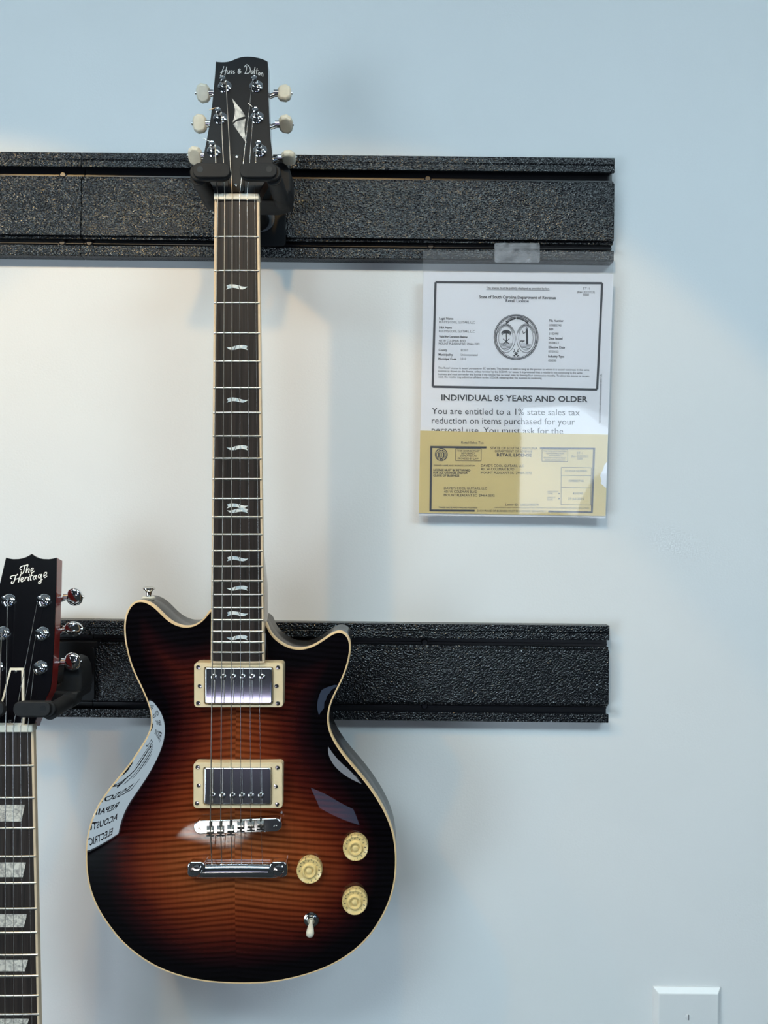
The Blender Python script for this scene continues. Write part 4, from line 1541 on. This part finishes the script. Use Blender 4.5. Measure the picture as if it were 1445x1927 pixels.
# palmetto
px_, py_ = scx - 18.5, scy - 8
for k in range(13):
    a_ = math.radians(150 + k * 20)
    ribbon(sl, [(px_, py_), (px_ + 5 * math.cos(a_), py_ + 4.2 * math.sin(a_) - 1.5), (px_ + 9.5 * math.cos(a_), py_ + 5.5 * math.sin(a_) + 1.2)], 1.3, pf, 3)
ribbon(sl, [(px_, py_), (px_ + .4, py_ + 12), (px_, py_ + 19)], 2.0, pf)
for dx in (-1, 1):
    ribbon(sl, [(px_ - 6 * dx, py_ + 11), (px_ + 6 * dx, py_ + 21)], 1.4, pf, smooth=False)
for k in range(5):
    yy = scy + 12 + k * 2.4
    w_ = 13 * math.sqrt(max(0.05, 1 - ((yy - scy - 2) / 24.0) ** 2))
    ribbon(sl, [(px_ - w_, yy), (px_ - 3, yy - .8), (px_ + 3, yy + .6), (px_ + w_, yy)], 0.8, pf, 3)
# standing figure
fx_, fy_ = scx + 20, scy - 16
circ(sl, fx_, fy_, 1.3, 1.6, 1.6, pf)
ribbon(sl, [(fx_, fy_ + 2), (fx_ + .8, fy_ + 12), (fx_ + 1, fy_ + 30)], 4.2, pf)
ribbon(sl, [(fx_ - 1, fy_ + 5), (fx_ - 6, fy_ + 9), (fx_ - 7.5, fy_ + 4)], 1.2, pf)
for k in range(4):
    yy = scy + 13 + k * 2.5
    w_ = 12 * math.sqrt(max(0.05, 1 - ((yy - scy - 2) / 24.0) ** 2))
    ribbon(sl, [(fx_ - 2 - w_, yy), (fx_ - 4, yy - .6), (fx_ + 2, yy + .5), (fx_ - 2 + w_, yy)], 0.8, pf, 3)
for k in range(6):
    ribbon(sl, [(fx_ - 13 + k * 1.6, scy + 10 - (k % 3)), (fx_ - 12 + k * 1.6, scy + 6)], 1.2, pf, smooth=False)
# laurel over the ovals, crossed sprig under them
arc = spline([(scx - 17, scy - 27), (scx - 9, scy - 33), (scx + 1, scy - 36), (scx + 12, scy - 33.5), (scx + 21, scy - 27)], 5)
ribbon(sl, arc, 0.9, pf, smooth=False)
for k, (ax_, ay_) in enumerate(arc):
    for sg in (-1, 1):
        ribbon(sl, [(ax_, ay_), (ax_ - 2.4 * (1 if k < 10 else -1), ay_ + sg * 2.8)], 1.5, pf, smooth=False)
for s_ in (-1, 1):
    ribbon(sl, [(scx - 6 * s_, scy + 36), (scx + 1 * s_, scy + 30), (scx + 4 * s_, scy + 22)], 1.1, pf)
    for k in range(4):
        ribbon(sl, [(scx - 4 * s_ + 2 * k * s_, scy + 34.5 - 3 * k), (scx - 1.2 * s_ + 2.2 * k * s_, scy + 37 - 3 * k)], 1.4, pf, smooth=False)
sl.build('printed_seal', m_ink, P_.o, fix=False)

# yellow card in front of the sheet
Y_ = Root('license_card', fs(965, 968), 'yellow retail license card in the lower half of the sleeve', 'card')
sheet_slab(Y_, [(790.6, 810.2), (1144, 817.8), (1139.3, 971), (788, 965.3)], 0.0006, 0.0011, 'card', m_yellow, Y_.o, curl=0.002)


def yw(x, y):
    u = (x - 790) / 352
    v = (y - 811) / 155
    return 0.002 * max(0, u - 0.75) ** 2 * max(0, v - 0.55) * 40


yf = lambda x, y: Y_.q(fs(x, y, 0.0011 + 0.0003 + yw(x, y)))
yb = MB()
for a_, b_, w in (((809.5, 841), (915.2, 841.9), 3.8), ((811.4, 840), (809.8, 962), 3.8), ((809, 960.4), (893, 961), 3.4), ((1016, 843.4), (1120, 844.2), 3.2), ((1117.8, 844), (1113.6, 965), 3.8), ((1031.6, 962.4), (1114, 964), 3.4)):
    n_ = 12
    ribbon(yb, [(a_[0] + (b_[0] - a_[0]) * k / n_, a_[1] + (b_[1] - a_[1]) * k / n_) for k in range(n_ + 1)], w, yf, smooth=False)
for q4 in ([(857.5, 844.2), (905.6, 844.6), (905.2, 867.2), (857.2, 866.8)], [(1020, 845.2), (1068.4, 845.8), (1068, 868.6), (1019.8, 868)], [(1056, 879.5), (1112.4, 880.2), (1111.6, 950.4), (1055.6, 949.8)]):
    for i in range(4):
        a_, b_ = q4[i], q4[(i + 1) % 4]
        ribbon(yb, [(a_[0] + (b_[0] - a_[0]) * k / 6, a_[1] + (b_[1] - a_[1]) * k / 6) for k in range(7)], 0.8, yf, smooth=False)
for yy in (894.7, 917.7):
    ribbon(yb, [(1056 + 56 * k / 6, yy + .6 * k / 6) for k in range(7)], 0.8, yf, smooth=False)
yb.build('printed_border', m_ink, Y_.o, fix=False)
yt = MB()
for s, x, y, cp_, w, al, bo_ in (
        ('Retail Sales Tax', 868, 835, 4.6, 42, 'L', 0), ('STATE OF SOUTH CAROLINA', 967, 845.2, 4.8, 88.6, 'C', 0), ('DEPARTMENT OF REVENUE', 966.5, 851, 4.4, 70, 'C', 0), ('RETAIL LICENSE', 967.5, 859, 6.0, 65.5, 'C', .02),
        ('THIS LICENSE MUST', 881.5, 850, 3.6, 42, 'C', 0), ('BE PUBLICLY', 881.3, 854.6, 3.6, 26, 'C', 0), ('DISPLAYED AS', 881.2, 859.4, 3.6, 31, 'C', 0), ('PROVIDED BY LAW', 881, 864.4, 3.6, 39, 'C', 0),
        ('THIS LICENSE IS NEITHER', 1044, 850.4, 3.0, 44, 'C', 0), ('TRANSFERABLE NOR', 1044, 854.6, 3.0, 34, 'C', 0), ('ASSIGNABLE', 1044, 858.8, 3.0, 22, 'C', 0), ('BEFORE POSTING READ', 1044, 863, 3.0, 41, 'C', 0), ('INSTRUCTIONS BELOW', 1044, 867, 3.0, 38, 'C', 0),
        ('ST-1', 1091, 854.4, 4.4, 11, 'C', 0), ('(Rev. 05/27/2021)', 1091, 860.4, 4.2, 32, 'C', 0), ('5000', 1091, 865, 4.0, 10, 'C', 0),
        ('OWNER NAME AND BUSINESS LOCATION', 816, 877, 3.0, 78, 'L', 0), ('LICENSE MUST BE RETURNED', 815.6, 886.2, 4.0, 69.5, 'L', .02), ('FOR ALL CHANGES AND/OR', 815.4, 891.4, 4.0, 64.5, 'L', .02), ('CLOSE OF BUSINESS', 815.2, 896.4, 4.0, 49, 'L', .02),
        ("DAVID'S COOL GUITARS, LLC", 905, 878.4, 4.8, 81, 'L', 0), ('401 W COLEMAN BLVD', 905, 884.8, 4.8, 62.5, 'L', 0), ('MOUNT PLEASANT SC  29464-3592', 904.8, 891.6, 4.8, 95.5, 'L', 0),
        ("DAVID'S COOL GUITARS, LLC", 835.6, 920.8, 4.8, 80.5, 'L', 0), ('401 W COLEMAN BLVD', 835.4, 927.4, 4.8, 62.5, 'L', 0), ('MOUNT PLEASANT SC  29464-3592', 835.2, 934, 4.8, 95.5, 'L', 0),
        ('Letter ID:  L0022780574', 951.3, 951.6, 4.6, 62, 'L', 0), ('TRADE NAME AND MAILING ADDRESS', 825, 956.2, 3.0, 73, 'L', 0),
        ('THIS LICENSE IS VALID FOR ABOVE LOCATION ONLY. CHANGE OF LOCATION OR OWNERSHIP REQUIRES A NEW LICENSE', 930, 956, 2.4, 178, 'L', 0),
        ('EACH PLACE OF BUSINESS MUST BE LICENSED SEPARATELY', 897.5, 962.8, 3.6, 130, 'L', 0),
        ('LICENSE NUMBER', 1084, 887.8, 3.6, 41, 'C', 0), ('109885740', 1084, 907, 4.6, 28, 'C', 0), ('454390', 1087, 930.6, 4.6, 19, 'C', 0), ('29-Jul-2022', 1084, 940.4, 4.6, 30, 'C', 0),
        ('INDUSTRY', 1030, 926.6, 3.0, 20, 'L', 0), ('TYPE', 1030, 930.4, 3.0, 10, 'L', 0), ('EFFECT', 1030, 938, 3.0, 15, 'L', 0), ('DATE', 1030, 941.8, 3.0, 10, 'L', 0)):
    text(yt, s, x, y, cp_, yf, w, al, 0.008, bo_)
for yy in (929, 938.4):
    poly(yt, [(1051, yy - 1.8), (1053.6, yy), (1051, yy + 1.8)], yf)
yt.build('printed_text', m_ink, Y_.o, fix=False)
ys = MB()
circ(ys, 830.3, 855.4, 11.2, 11.4, 1.6, yf)
for ox in (-4.8, 4.8):
    circ(ys, 830.3 + ox, 856, 4.2, 6.8, 0.9, yf, n=20)
    ribbon(ys, [(830.3 + ox, 851), (830.3 + ox, 861)], 2.2, yf, smooth=False)
for s_ in (-1, 1):
    ribbon(ys, [(830.3, 848.8), (830.3 + 4 * s_, 846.6)], 1.8, yf, smooth=False)
    ribbon(ys, [(830.3 - 3 * s_, 865), (830.3 + 3 * s_, 862)], 1.4, yf, smooth=False)
ys.build('printed_seal', m_ink, Y_.o, fix=False)

# clear sleeve and tape
SV = Root('plastic_sleeve', fs(970, 976), 'clear plastic sleeve around the papers, taped to the upper rail', 'sleeve')
sheet_slab(SV, [(796, 471.5), (1154, 474.5), (1139.5, 975.5), (788, 972)], 0.0022, 0.0024, 'film', m_film, SV.o, nx=24, ny=30, curl=0.0026)
TP = Root('clear_tape', fs(972, 494), 'short piece of clear tape holding the sleeve to the upper rail', 'tape')
tpq = rrect(930.5, 457.5, 1015.5, 494, 3)
M = Mat('clear_tape_film')
M.t.nodes.remove(M.b)
tr = M.n('ShaderNodeBsdfTransparent')
df = M.n('ShaderNodeBsdfPrincipled', Roughness=0.18)
df.inputs['Base Color'].default_value = (0.55, 0.58, 0.64, 1)
nz = M.n('ShaderNodeTexNoise', Scale=110.0, Detail=3.0)
tcx = M.n('ShaderNodeTexCoord')
M.l(tcx.outputs['Object'], nz.inputs['Vector'])
mr = M.n('ShaderNodeMapRange')
mr.inputs['From Min'].default_value, mr.inputs['From Max'].default_value = 0.3, 0.75
mr.inputs['To Min'].default_value, mr.inputs['To Max'].default_value = 0.10, 0.42
M.l(nz.outputs['Fac'], mr.inputs['Value'])
ms = M.n('ShaderNodeMixShader')
M.l(mr.outputs['Result'], ms.inputs[0])
M.l(tr.outputs[0], ms.inputs[1])
M.l(df.outputs[0], ms.inputs[2])
M.l(ms.outputs[0], M.t.nodes['Material Output'].inputs[0])
MB().loft([[TP.q(fs(x, y, 0.0026)) for x, y in tpq], [TP.q(fs(x, y, 0.0028)) for x, y in tpq]]).build('tape', M.m, TP.o)
